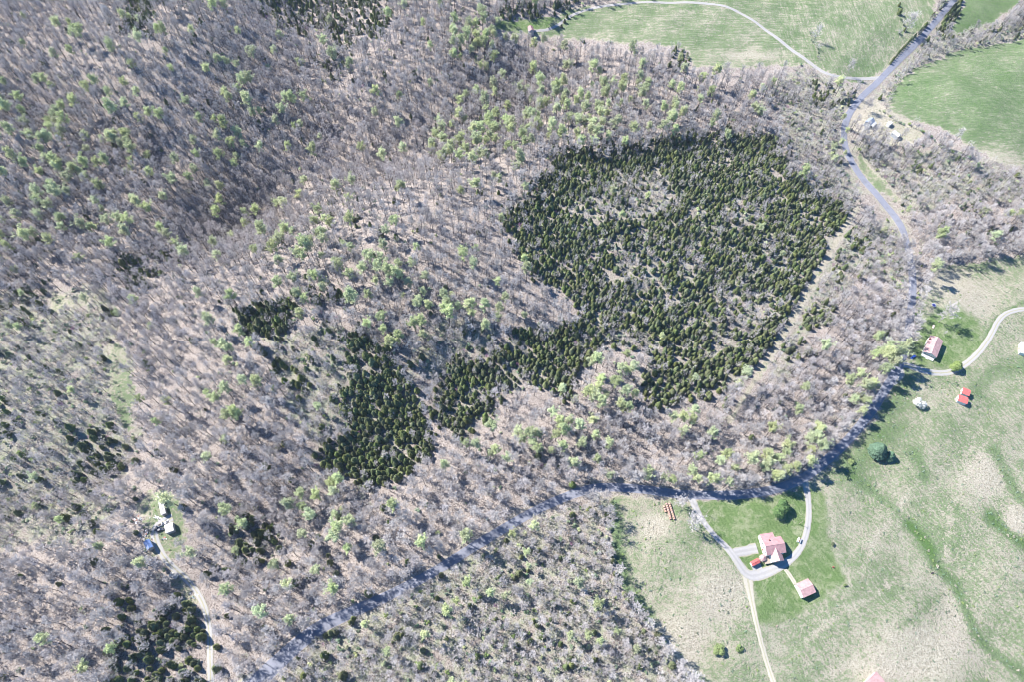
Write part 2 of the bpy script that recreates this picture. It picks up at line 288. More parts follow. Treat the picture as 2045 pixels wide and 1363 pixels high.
# grass
straw = N.mix(N.rng(n_fine, .35, .65), (0.30, 0.275, 0.21), (0.61, 0.56, 0.465)); straw = N.mix(N.rng(n_big, .45, .65, 0, .4), straw, (0.56, 0.475, 0.41))
green = N.mix(N.rng(n_fine, .35, .65), (0.075, 0.125, 0.06), (0.27, 0.34, 0.185))
sH = N.noise(N.mp(pos, (0.05, 0.55, 1), 0.05), 1.0, 3, 0.7); sV = N.noise(N.mp(pos, (0.5, 0.05, 1), -0.06), 1.0, 3, 0.7); sE = N.noise(N.mp(pos, (0.10, 0.5, 1), 0.9), 1.0, 3, 0.65, 0.3)
wv = N.n('TexWave', wave_type='BANDS', bands_direction='DIAGONAL'); N.put(wv.inputs['Vector'], N.mp(pos, (1, 1, 0), 0.2)); wv.inputs['Scale'].default_value = 0.15; wv.inputs['Distortion'].default_value = 22; wv.inputs['Detail'].default_value = 3; wv.inputs['Detail Scale'].default_value = 0.35
amt = N.m('ADD', N.m('MULTIPLY', n_mid, 0.8), N.m('MULTIPLY', n_fine, 2.2)); amt = N.m('ADD', amt, N.m('MULTIPLY', n_big, 0.9))
amt = N.m('SUBTRACT', amt, 1.93)
amt = N.m('ADD', amt, N.m('MULTIPLY', sh, N.m('SUBTRACT', sH, 0.5))); amt = N.m('ADD', amt, N.m('MULTIPLY', sv, N.m('SUBTRACT', sV, 0.5)))
amt = N.m('ADD', amt, N.m('MULTIPLY', seast, N.m('SUBTRACT', sE, 0.5))); amt = N.m('ADD', amt, N.m('MULTIPLY', ssth, N.m('MULTIPLY', N.m('SUBTRACT', wv.outputs['Fac'], 0.5), 0.10)))
gmix = N.rng(N.m('ADD', amt, zg), 0.36, 0.66)
field = N.mix(gmix, straw, green)
field = N.mix(N.rng(N.m('ADD', zg, amt), 0.85, 1.15), field, N.mix(n_fine, (0.05, 0.11, 0.035), (0.15, 0.25, 0.08)))
field = N.mix(N.rng(n_vf, 0.52, 0.64, 0, .65), field, (0.09, 0.12, 0.06))
lw = N.n('TexWave', wave_type='BANDS', bands_direction='X'); N.put(lw.inputs['Vector'], N.mp(pos, (1, 1, 0), -0.45)); lw.inputs['Scale'].default_value = 0.12; lw.inputs['Distortion'].default_value = 7; lw.inputs['Detail'].default_value = 2
lawnc = N.mix(lw.outputs['Fac'], (0.125, 0.20, 0.07), (0.15, 0.23, 0.085)); lawnc = N.mix(N.rng(n_mid, .46, .62), lawnc, (0.30, 0.33, 0.20)); lawnc = N.mix(N.rng(n_vf, 0.5, 0.72, 0, .7), lawnc, (0.05, 0.10, 0.03))
field = N.mix(N.m('MULTIPLY', zl, 0.95), field, lawnc)
edge = N.rng(N.m('ADD', zf, N.m('MULTIPLY', N.m('SUBTRACT', n_mid, 0.5), 0.9)), 0.35, 0.6)
col = N.mix(edge, lit, field)
t.links.new(col, b.inputs['Base Color'])
hgtn = N.m('ADD', N.m('MULTIPLY', n_fine, 1.0), N.m('MULTIPLY', n_vf, 0.6))
t.links.new(N.bump(hgtn, 1.0, 1.6), b.inputs['Normal'])
gm.materials.append(m)

# ------------------------------------------------------------------ roads and tracks
def smooth_line(pts, n=3):
    for _ in range(n):
        q = [pts[0]]
        for a, c in zip(pts[:-1], pts[1:]):
            q += [tuple(0.75 * np.array(a) + 0.25 * np.array(c)), tuple(0.25 * np.array(a) + 0.75 * np.array(c))]
        pts = q + [pts[-1]]
    return pts
def world_line(px, n=2):
    return smooth_line([tuple(at(*p)[:2]) for p in px], n)
def strip(name, line, widths, lift, material, seed=0, rag=0.15, cols=6):
    rr = random.Random(seed); P = np.array(line)
    seg = np.hypot(*np.diff(P, axis=0).T); s = np.concatenate([[0], np.cumsum(seg)])
    n = max(4, int(s[-1] / 1.6)); u = np.linspace(0, s[-1], n)
    X = np.interp(u, s, P[:, 0]); Y = np.interp(u, s, P[:, 1])
    W = np.interp(u / s[-1], np.linspace(0, 1, len(widths)), widths)
    tx, ty = np.gradient(X), np.gradient(Y); l = np.hypot(tx, ty); nx_, ny_ = -ty / l, tx / l
    vs, uv = [], []
    ra = [rr.uniform(-rag, rag) for _ in range(n)]; rb = [rr.uniform(-rag, rag) for _ in range(n)]
    for i in range(n):
        for k in range(cols + 1):
            f = k / cols * 2 - 1; off = f * W[i] / 2 + (ra[i] if k == 0 else rb[i] if k == cols else 0)
            x, y = X[i] + nx_[i] * off, Y[i] + ny_[i] * off
            vs.append((x, y, float(hgt(x, y)) + lift - (0.12 if k in (0, cols) else 0))); uv.append((k / cols, u[i] / 10))
    c = cols + 1
    fs = np.array([(i * c + k, i * c + k + 1, (i + 1) * c + k + 1, (i + 1) * c + k) for i in range(n - 1) for k in range(cols)])
    fs = fs[:, ::-1]
    me = np_mesh(name, np.array(vs), fs); ul = me.uv_layers.new(name='UVMap')
    li = fs.ravel(); ul.data.foreach_set('uv', np.array(uv, np.float32)[li].ravel()); me.materials.append(material)
    o = bpy.data.objects.new(name, me); S.collection.objects.link(o); o['kind'] = 'structure'; return o
m, t, b = mat('asphalt', 0.9); N = NB(t); pos = N.n('NewGeometry').outputs['Position']
uvn = N.n('UVMap').outputs[0]; sx = N.n('SeparateXYZ'); t.links.new(uvn, sx.inputs[0]); U = sx.outputs[0]
c = N.mix(N.noise(pos, 0.9, 4, 0.7), (0.15, 0.16, 0.20), (0.23, 0.24, 0.29)); c = N.mix(N.rng(N.noise(N.mp(pos, (1, 1, 1)), 0.22, 3), 0.5, 0.68, 0, .5), c, (0.10, 0.105, 0.125))  # dark bluish tint also carries the tree shade lying on the road
tr = N.m('ABSOLUTE', N.m('SUBTRACT', N.m('ABSOLUTE', N.m('SUBTRACT', U, 0.5)), 0.24)); c = N.mix(N.rng(tr, 0.1, 0.02, 0, .3), c, (0.22, 0.225, 0.25))
ed = N.m('ABSOLUTE', N.m('SUBTRACT', U, 0.5)); c = N.mix(N.rng(N.m('ADD', ed, N.m('MULTIPLY', N.noise(pos, 0.5, 3), 0.1)), 0.48, 0.56, 0, .8), c, (0.42, 0.34, 0.25))
t.links.new(c, b.inputs['Base Color']); ASPH = m
def gravelmat(name, two, base=(0.38, 0.37, 0.365)):
    m, t, b = mat(name, 1.0); N = NB(t); pos = N.n('NewGeometry').outputs['Position']
    sx = N.n('SeparateXYZ'); t.links.new(N.n('UVMap').outputs[0], sx.inputs[0]); U = sx.outputs[0]
    c = N.mix(N.noise(pos, 1.1, 4, 0.75), tuple(v * 0.72 for v in base), base)
    d = N.m('ABSOLUTE', N.m('SUBTRACT', U, 0.5)); nn = N.m('MULTIPLY', N.m('SUBTRACT', N.noise(pos, 0.7, 3), 0.5), 0.22)
    gr = N.mix(N.noise(pos, 1.2, 3), (0.20, 0.21, 0.13), (0.40, 0.36, 0.28))
    if not two: c = N.mix(N.rng(N.m('ADD', N.m('ABSOLUTE', N.m('SUBTRACT', d, 0.22)), nn), 0.06, 0.16, 0, .55), c, tuple(v * 0.66 for v in base)); c = N.mix(N.rng(N.noise(pos, 0.25, 3), .5, .7, 0, .5), c, (0.33, 0.31, 0.27))
    if two: c = N.mix(N.rng(N.m('ADD', d, nn), 0.11, 0.07), c, gr)
    c = N.mix(N.rng(N.m('ADD', d, N.m('MULTIPLY', nn, 1.5)), 0.41, 0.46), c, gr)
    t.links.new(c, b.inputs['Base Color']); t.links.new(N.bump(N.noise(pos, 2.5, 3), 0.4, 0.1), b.inputs['Normal']); return m
GRAV, TWO, FAINT = gravelmat('gravel', False), gravelmat('two_track_gravel', True), gravelmat('worn_track', True, (0.42, 0.39, 0.33))
roadW = world_line(ROAD, 2); strip('road', roadW, [6.6] * 22 + [6.4, 7, 9.5, 12.5], 0.30, ASPH, 1, 0.12)
DL = {'field': world_line(DR_FIELD), 'loop': world_line(DR_LOOP), 'track': world_line(DR_TRACK), 'east': world_line(DR_EAST), 'wood': world_line(DR_WOOD), 'grav': world_line(DR_GRAV), 'barn': world_line(DR_BARN)}
strip('driveway_field', DL['field'], [3.2, 4, 4, 4, 4.4, 5], 0.24, GRAV, 2, 0.3); strip('driveway_loop', DL['loop'], [6, 4, 4, 5.5, 7.5, 5.5, 4.2, 4, 4, 5.5], 0.24, GRAV, 3, 0.15)
strip('driveway_spur', DL['grav'], [6, 6.5, 7], 0.20, GRAV, 4, 0.5); strip('barn_path', DL['barn'], [2.6, 2.8], 0.20, FAINT, 5, 0.3)
strip('farm_track', DL['track'], [7, 3.6, 3.2, 3.2, 3.2], 0.18, FAINT, 6, 0.3); strip('driveway_east', DL['east'], [6, 4.6, 4.2, 4.2], 0.24, TWO, 7, 0.2); strip('driveway_wood', DL['wood'], [6, 4.5, 3.8, 3.8, 3.8], 0.24, TWO, 8, 0.2)
strip('gravel_turnout', world_line([(560, 1335), (525, 1352), (480, 1385)]), [3, 12, 14], 0.22, GRAV, 9, 0.6)
strip('gravel_apron', world_line([(1790, 722), (1798, 745), (1778, 770)]), [5, 9, 4], 0.20, GRAV, 10, 0.5)
strip('shed_pad', world_line([(1908, 796), (1912, 800)]), [4, 5], 0.2, GRAV, 11, 0.5)
strip('yard_pad', world_line([(1502, 1136), (1520, 1131)]), [8, 8], 0.17, GRAV, 12, 0.6)
ALLROADS = [(roadW, 3.1)] + [(v, 2.0) for v in DL.values()]

# ------------------------------------------------------------------ tree shapes
BARK = simple('bark', (0.11, 0.10, 0.105), 0.95, 0.2, 2.0, 0.15); PALEBARK = simple('pale_bark', (0.40, 0.37, 0.355), 0.95, 0.15, 2.0, 0.1)
TWIG = simple('twigs', (0.64, 0.595, 0.58), 0.9, 0.12, 0.6, 0.22)
LEAF = leafmat('spring_leaves', (0.62, 0.67, 0.39), (0.47, 0.54, 0.29), 0.2, 0.35)
BLUEGREEN = leafmat('shrub_leaves', (0.27, 0.36, 0.25), (0.14, 0.21, 0.12), 0.3, 0.2)
YOUNG = leafmat('bright_leaves', (0.31, 0.41, 0.16), (0.19, 0.27, 0.09), 0.15, 0.3)
CED = leafmat('cedar_needles', (0.19, 0.225, 0.095), (0.08, 0.11, 0.045), 0.28, 0.05)
SPRUCE = leafmat('evergreen_needles', (0.15, 0.25, 0.16), (0.07, 0.13, 0.08), 0.1, 0.05)
BUD = leafmat('redbud_blossom', (0.50, 0.26, 0.42), (0.36, 0.18, 0.32), 0.15, 0.2); WHITE = leafmat('white_blossom', (0.82, 0.82, 0.80), (0.62, 0.63, 0.58), 0.03, 0.3)

class TM:
    def __init__(s): s.v, s.f = [], []
    def tube(s, pts, rad, sides=3):
        base = len(s.v)
        for i, (p, r) in enumerate(zip(pts, rad)):
            p = Vector(p); d = (Vector(pts[min(i + 1, len(pts) - 1)]) - Vector(pts[max(i - 1, 0)])).normalized()
            a = d.orthogonal().normalized(); c = d.cross(a)
            for k in range(sides):
                an = 2 * math.pi * k / sides; s.v.append(tuple(p + (a * math.cos(an) + c * math.sin(an)) * r))
        for i in range(len(pts) - 1):
            for k in range(sides):
                k2 = (k + 1) % sides; s.f.append((base + i * sides + k, base + i * sides + k2, base + (i + 1) * sides + k2, base + (i + 1) * sides + k))
    def tri(s, p, q, wd, rr):
        d = (q - p).normalized(); a = d.cross(Vector((rr.gauss(0, 1), rr.gauss(0, 1), rr.gauss(0, 1)))).normalized() * wd
        b0 = len(s.v); s.v += [tuple(p - a), tuple(p + a), tuple(q)]; s.f.append((b0, b0 + 1, b0 + 2))
    def leaf(s, p, n, sz, rr):
        n = n.normalized(); a = n.orthogonal().normalized(); a = Quaternion(n, rr.uniform(0, 6.28)) @ a; c = n.cross(a); k = sz * rr.uniform(.6, 1.2); l = sz * rr.uniform(.6, 1.2)
        b0 = len(s.v); s.v += [tuple(p - a * k), tuple(p - c * l), tuple(p + a * k), tuple(p + c * l)]; s.f.append((b0, b0 + 1, b0 + 2, b0 + 3))
    def mesh(s, name, *mats):
        me = bpy.data.meshes.new(name); me.from_pydata(s.v, [], s.f)
        for q in mats: me.materials.append(q)
        return me
def rv(rr): return Vector((rr.gauss(0, 1), rr.gauss(0, 1), rr.gauss(0, 1))).normalized()
def broadleaf(seed, H=22.0, RC=4.3, base=0.45, ntw=620, leaves=0, lsz=0.3, limbs=13, tw=0.035, spread=1.0):
    """returns (trunk TM, twig TM, leaf TM)"""
    rr = random.Random(seed); T, W, L = TM(), TM(), TM()
    ax, ay = rr.uniform(-.7, .7), rr.uniform(-.7, .7)
    def tp(t): return Vector((ax * math.sin(t * 3) * t, ay * math.sin(t * 2.4 + 1) * t, H * t))
    ts = [0, .03, .25, .5, .7, .92]; T.tube([tp(t) for t in ts], [H * .017, H * .0125, H * .0105, H * .008, H * .005, H * .001], 6)
    tips = []
    az = rr.uniform(0, 6)
    for i in range(limbs):
        t = base + (0.93 - base) * (i / (limbs - 1)) ** 0.8; az += 2.4 + rr.uniform(-.4, .4)
        prof = math.sin(math.pi * min(1, 0.22 + 0.78 * (t - base) / (1 - base))) ** .6 if t < .96 else .3
        ln = RC * (0.55 + .5 * prof) * rr.uniform(.8, 1.15) * spread; el = R(rr.uniform(18, 40) + 35 * (t - base) / (1 - base))
        d = Vector((math.cos(az) * math.cos(el), math.sin(az) * math.cos(el), math.sin(el))); p0 = tp(t); pts = [p0]
        for k in range(3):
            d = (d + Vector((0, 0, .16)) + rv(rr) * .15).normalized(); pts.append(pts[-1] + d * ln / 3)
        r0 = H * .0075 * (1.2 - t * .6); T.tube(pts, [r0, r0 * .7, r0 * .45, r0 * .15], 3)
        for k in range(5):
            u = rr.uniform(.25, 1); q = pts[0].lerp(pts[3], u) if u < .5 else pts[1 + (u > .8)].lerp(pts[2 + (u > .8)], rr.random())
            dd = (d + rv(rr) * .85 + Vector((0, 0, .25))).normalized(); e = q + dd * ln * rr.uniform(.28, .5); mid = q.lerp(e, .5) + rv(rr) * .15
            T.tube([q, mid, e], [r0 * .45, r0 * .32, r0 * .12], 3); tips += [(mid, dd), (e, dd), (e, dd)]
        tips += [(pts[3], d), (pts[2], d)]
    for k in range(ntw):
        p, d = rr.choice(tips); p = p + rv(rr) * rr.uniform(0, .5); q = p + (d + rv(rr) * .9 + Vector((0, 0, .25))).normalized() * rr.uniform(.5, 1.5) * RC / 4.3
        W.tri(p, q, tw, rr)
    cz = H * (base + 1) * .5
    for k in range(leaves):
        p, d = rr.choice(tips); p = p + rv(rr) * rr.uniform(.1, 1.05) * RC / 4.3; L.leaf(p, rv(rr) + Vector((0, 0, .7)), lsz, rr)
    return T, W, L
def conifer(seed, H=7.0, RC=1.9, n=420, sz=0.34, roundness=.55, trunk=0.9):
    rr = random.Random(seed); T, L = TM(), TM(); T.tube([(0, 0, 0), (0, 0, H * .5), (0, 0, H * .92)], [H * .018, H * .012, H * .003], 5)
    lob = [(rr.uniform(0, 6.28), rr.uniform(.1, .9), rr.uniform(.75, 1.22)) for _ in range(14)]
    def rad(a, t):
        r = RC * (max(0, 1 - t) ** roundness) * min(1, .45 + t * 3.2)
        for la, lt, lv in lob:
            g = math.exp(-((math.atan2(math.sin(a - la), math.cos(a - la)) / .55) ** 2) - ((t - lt) / .16) ** 2); r *= 1 + (lv - 1) * g
        return r
    z0 = H * (1 - trunk)
    seg, st = 9, 7; b0 = len(L.v)                                   # inner hull of foliage, added to block light through the crown
    for i in range(st):
        t = i / (st - 1)
        for k in range(seg):
            a = 2 * math.pi * k / seg; r = rad(a, min(t, .97)) * .74 * rr.uniform(.85, 1.1); L.v.append((r * math.cos(a), r * math.sin(a), z0 + (H - z0) * t * .97))
    for i in range(st - 1):
        for k in range(seg): L.f.append((b0 + i * seg + k, b0 + i * seg + (k + 1) % seg, b0 + (i + 1) * seg + (k + 1) % seg, b0 + (i + 1) * seg + k))
    for k in range(n):
        t = rr.random() ** 1.25; a = rr.uniform(0, 6.28); r = rad(a, t) * rr.uniform(.72, 1.04)
        p = Vector((r * math.cos(a), r * math.sin(a), z0 + (H - z0) * t)); nrm = Vector((math.cos(a), math.sin(a), .75)) + rv(rr) * .75
        L.leaf(p, nrm, sz, rr)
    return T, L
def bush(seed, H=3.0, RC=1.9, n=220, sz=.3, tw=40):
    rr = random.Random(seed); T, L = TM(), TM()
    for k in range(5):
        a = rr.uniform(0, 6.28); T.tube([(0, 0, 0), (RC * .3 * math.cos(a), RC * .3 * math.sin(a), H * .45), (RC * .55 * math.cos(a), RC * .55 * math.sin(a), H * .8)], [.06, .045, .015], 3)
    lobs = [(Vector((rr.uniform(-.55, .55) * RC, rr.uniform(-.55, .55) * RC, H * rr.uniform(.35, .75))), rr.uniform(.35, .6) * RC) for _ in range(5)]
    for k in range(n):
        c, r = rr.choice(lobs); d = rv(rr); d.z = abs(d.z) * .9 - .15; p = c + d * r * rr.uniform(.7, 1.05)
        if p.z < .1: p.z = rr.uniform(.1, .5)
        L.leaf(p, d + rv(rr) * .5 + Vector((0, 0, .3)), sz, rr)
    return T, L
def sapling(seed, H=7.0, RC=2.2, ntw=300, leaves=0):
    rr = random.Random(seed); T, W = TM(), TM(); tips = []
    for k in range(5):
        a = 1.256 * k + rr.uniform(-.4, .4); s = rr.uniform(.3, .7) * RC; hh = H * rr.uniform(.75, 1)
        pts = [Vector((0, 0, 0)), Vector((s * .4 * math.cos(a), s * .4 * math.sin(a), hh * .4)), Vector((s * math.cos(a), s * math.sin(a), hh * .9))]; T.tube(pts, [.085, .055, .015], 3)
        for j in range(7):
            u = rr.uniform(.4, 1); q = pts[0].lerp(pts[2], u); d = Vector((math.cos(a + rr.uniform(-1.4, 1.4)), math.sin(a + rr.uniform(-1.4, 1.4)), rr.uniform(.3, 1.2))).normalized(); e = q + d * RC * rr.uniform(.3, .6)
            T.tube([q, e], [.028, .01], 3); tips += [(e, d), (q.lerp(e, .5), d)]
    for k in range(ntw):
        p, d = rr.choice(tips); q = p + (d + rv(rr) * .9).normalized() * rr.uniform(.4, 1.1); W.tri(p, q, .032, rr)
    L = TM()
    for k in range(leaves):
        p, d = rr.choice(tips); L.leaf(p + rv(rr) * rr.uniform(0, .5), rv(rr) + Vector((0, 0, .5)), .17, rr)
    return T, W, L
def joined(*tms):
    o = TM()
    for q in tms:
        b0 = len(o.v); o.v += q.v; o.f += [tuple(i + b0 for i in f) for f in q.f]
    return o
def pack(name, trunk, crown, tmat, cmats, split=None):
    """trunk mesh, crown mesh and the two joined (for the far wood)"""
    tme = trunk.mesh(name + '_trunk', tmat); cme = crown.mesh(name + '_crown', *cmats)
    j = joined(trunk, crown).mesh(name + '_whole', tmat, *cmats); nt_ = len(trunk.f)
    mi = np.ones(len(j.polygons), np.int32); mi[:nt_] = 0
    if split is not None:
        mi[nt_ + split:] = 2; ci = np.zeros(len(cme.polygons), np.int32); ci[split:] = 1; cme.polygons.foreach_set('material_index', ci)
    j.polygons.foreach_set('material_index', mi); return tme, cme, j
KIT = {k: [] for k in ('bare', 'leafing', 'cedar', 'sapling', 'shrub', 'redbud')}
for i in range(8):
    T, W, L = broadleaf(100 + i, 18.5 + (i % 3), 3.3 + .3 * (i % 3) + (1.2 if i > 3 else 0), .38 + .04 * (i % 3) - (.04 if i > 3 else 0), 1350 if i < 4 else 1800, 0, tw=.045, limbs=12 + i % 3); KIT['bare'].append(pack('bare%d' % i, T, W, BARK if i < 4 else PALEBARK, [TWIG]))
for i in range(5):
    T, W, L = broadleaf(200 + i, 20.5, 4.2 + .3 * (i % 3), .54 + .03 * (i % 3), 220, 1750, .31, limbs=15); KIT['leafing'].append(pack('leafing%d' % i, T, joined(W, L), BARK, [TWIG, LEAF], len(W.f)))
for i in range(6):
    T, L = conifer(300 + i, 5.6 + (i % 3) * .5, 2.05 + .2 * (i % 2), 460, .34, .40 + .06 * (i % 3), .97); KIT['cedar'].append(pack('cedar%d' % i, T, L, BARK, [CED]))
for i in range(5):
    T, W, L = sapling(400 + i, 6.5 + i % 3, 2.6, 700, 0 if i < 3 else 120); KIT['sapling'].append(pack('sapling%d' % i, T, joined(W, L), BARK if i % 2 else PALEBARK, [TWIG, LEAF], len(W.f)))
for i in range(5):
    T, L = bush(500 + i, 2.8 + .4 * (i % 3), 1.8, 230, .27); KIT['shrub'].append(pack('shrub%d' % i, T, L, BARK, [(BLUEGREEN, BLUEGREEN, YOUNG, LEAF, BLUEGREEN)[i]]))
for i in range(2):
    T, W, L = sapling(600 + i, 5.5, 2.2, 60, 260); KIT['redbud'].append(pack('redbud%d' % i, T, joined(W, L), BARK, [TWIG, BUD], len(W.f)))

# ------------------------------------------------------------------ where each tree stands
rs = np.random.RandomState(11)
def cells(sp, jit=.48):
    xs = np.arange(-700, 700, sp); ys = np.arange(-40, 900, sp * .94); a, c = np.meshgrid(xs, ys); a[1::2] += sp / 2
    x = (a + rs.uniform(-jit, jit, a.shape) * sp).ravel(); y = (c + rs.uniform(-jit, jit, a.shape) * sp).ravel(); z = hgt(x, y)
    u, v = pxof(x, y, z); k = (u > -110) & (u < 2130) & (v > -75) & (v < 1455); return x[k], y[k], z[k]
def polysum(lst, u, v):
    r = np.zeros(u.shape)
    for pl, d in lst: r = np.maximum(r, np.where(inside(pl, u, v), d, 0))
    return r
def blocked(x, y, u, v, pad):
    k = np.zeros(u.shape, bool)
    for n_, pl in FIELDS.items(): k |= inside(pl, u, v)
    for n_, pl in CLEAR.items(): k |= inside(pl, u, v)
    k |= segdist(u, v, CORRIDOR) < (14 - 4 * (v < 700))
    for ln, hw in ALLROADS: k |= segdist(x, y, ln[::2] + [ln[-1]]) < hw + pad
    return k
SPOTS = {k: [] for k in KIT}
def emit(kind, x, y, z, s, var, lean=.03):
    n = len(x); 
    for a in zip(x, y, z, s, var, rs.uniform(0, 6.28, n), rs.normal(0, lean, n), rs.normal(0, lean, n), rs.uniform(.88, 1.14, n)): SPOTS[kind].append(a)
# tall broadleaf wood
x, y, z = cells(6.0); bu, bv = pxof(x, y, z); cu, cv = pxof(x, y, z + 17)
ju, jv = cu + rs.normal(0, 6, cu.shape), cv + rs.normal(0, 6, cu.shape)
cz = polysum(CEDAR, ju, jv); th = polysum([(p, 1) for p in THIN], ju, jv); sc = polysum(SCRUB, ju, jv)
D = np.full(x.shape, .93); D = np.where(sc > 0, .30 + sc * .4, D); D = np.where(cz > .2, np.maximum(.06, .5 - cz * .5), D); D = np.where((th > 0) & (cz > .5), .22, D)
D = np.where((segdist(bu, bv, ROAD) < 34) & (bv > 740), 1.3, D)
clump = np.sin(x / 17 + 2 * np.sin(y / 23)) * np.sin(y / 19 + x / 41); D = D * np.clip(1 + .18 * clump, 0, 1.1) * (1 - blob([(780, 400, 260, 120, .30), (1000, 520, 120, 80, .2), (350, 760, 120, 130, .22), (150, 80, 120, 70, .3), (1100, 900, 200, 60, .12), (450, 580, 160, 60, .2)], cu, cv, .08))
k = (rs.rand(len(x)) < D) & ~blocked(x, y, bu, bv, 1.2)
offroad = segdist(cu, cv, ROAD) > 15; offroad |= (cu > 1740) & (cv > 465) & (cv < 715); k &= offroad & (segdist(cu, cv, DR_WOOD) > 8) & (segdist(bu, bv, DR_WOOD) > 9) & (segdist(cu, cv, CORRIDOR) > 9 + 4 * (cv > 800))
for hh_ in (7, 11, 15, 19):
    eu, ev = pxof(x, y, z + hh_); k &= (segdist(eu, ev, ROAD) > 13) | ((eu > 1740) & (ev > 465) & (ev < 715)); k &= segdist(eu, ev, DR_WOOD) > 7; k &= segdist(eu, ev, CORRIDOR) > 7 + 7 * (ev > 780)
for n_, pl in FIELDS.items():
    if n_ in ('meadow', 'east', 'corner'): k &= ~inside(pl, cu, cv)
x, y, z, cu, cv, sc, cz = x[k], y[k], z[k], cu[k], cv[k], sc[k], cz[k]
G = np.clip(blob(GREEN, cu, cv, .03) * .85, 0, .8); gsel = rs.rand(len(x)) < G
hs_ = np.where(sc > 0, .72, 1.0) * np.where(cz > .3, .7, 1.0) * (1 + .12 * (hgt(x, y) < -12))
s = np.clip(rs.normal(.86, .13, len(x)), .5, 1.25) * hs_
emit('leafing', x[gsel], y[gsel], z[gsel], s[gsel] * 1.12, rs.randint(0, 5, gsel.sum()))
wide = rs.rand(len(x)) < np.clip((cv - 700) / 300, .12, .85) * np.where((cu > 150) & (cu < 1700), 1, .7); wide |= (cu > 1750) & (cv > 350)
sel = ~gsel; emit('bare', x[sel], y[sel], z[sel], s[sel] * np.where(wide[sel], .92, 1), np.where(wide[sel], rs.randint(4, 8, sel.sum()), rs.randint(0, 4, sel.sum())))
# cedars
x, y, z = cells(3.1, .44); bu, bv = pxof(x, y, z); cu, cv = pxof(x, y, z + 4); ju, jv = cu + rs.normal(0, 8, cu.shape), cv + rs.normal(0, 8, cu.shape)
cz = polysum(CEDAR, ju, jv); th = polysum([(p, 1) for p in THIN], ju, jv)
patch = .5 + .5 * np.sin(x / 8.3 + 1.7 * np.sin(y / 13)) * np.cos(y / 8.1 + 1.1 * np.sin(x / 17))
P = np.where(cz > 0, cz * np.clip(1.12 - .6 * (patch > .78), .2, 1), .010); P = np.where((th > 0), P * .3, P); P = np.where((cz == 0) & (polysum(SCRUB, ju, jv) > 0), .035, P)
k = (rs.rand(len(x)) < P) & ~blocked(x, y, bu, bv, 1.0); x, y, z = x[k], y[k], z[k]
emit('cedar', x, y, z, np.clip(rs.normal(.78, .19, len(x)), .4, 1.35) * np.where(bv[k] > 640, 1.12, 1.0) * np.where(bu[k] < 860, 1.16, 1), rs.randint(0, 6, len(x)), .02)
# saplings and shrubs
x, y, z = cells(4.2, .48); bu, bv = pxof(x, y, z); cu, cv = pxof(x, y, z + 3); ju, jv = cu + rs.normal(0, 6, cu.shape), cv + rs.normal(0, 6, cu.shape)
sc = polysum(SCRUB, ju, jv); cz = polysum(CEDAR, ju, jv); th = polysum([(p, 1) for p in THIN], ju, jv)
P = np.full(x.shape, .12); P = np.where(sc > 0, .85, P); P = np.where(cz > .2, .36, P); P = np.where((th > 0) & (cz > .5), .75, P); P = np.where(segdist(bu, bv, ROAD) < 14, 0, P)
k = (rs.rand(len(x)) < P) & ~blocked(x, y, bu, bv, 1.6) & (segdist(cu, cv, ROAD) > 9); x, y, z, sc, cz, bu, bv = x[k], y[k], z[k], sc[k], cz[k], bu[k], bv[k]
q = rs.rand(len(x)); pg = np.where(cz > .2, .42, np.where(sc > 0, .3, .28)); rb = (rs.rand(len(x)) < np.where((cz > .2) & (bu < 1200), .05, .006))
emit('redbud', x[rb], y[rb], z[rb], rs.uniform(.5, .85, rb.sum()), rs.randint(0, 2, rb.sum()))
sh_ = (q < pg) & ~rb; sp_ = (q >= pg) & ~rb
emit('shrub', x[sh_], y[sh_], z[sh_], rs.uniform(.5, 1.15, sh_.sum()), rs.randint(0, 5, sh_.sum())); emit('sapling', x[sp_], y[sp_], z[sp_], rs.uniform(.55, 1.15, sp_.sum()), rs.randint(0, 5, sp_.sum()))

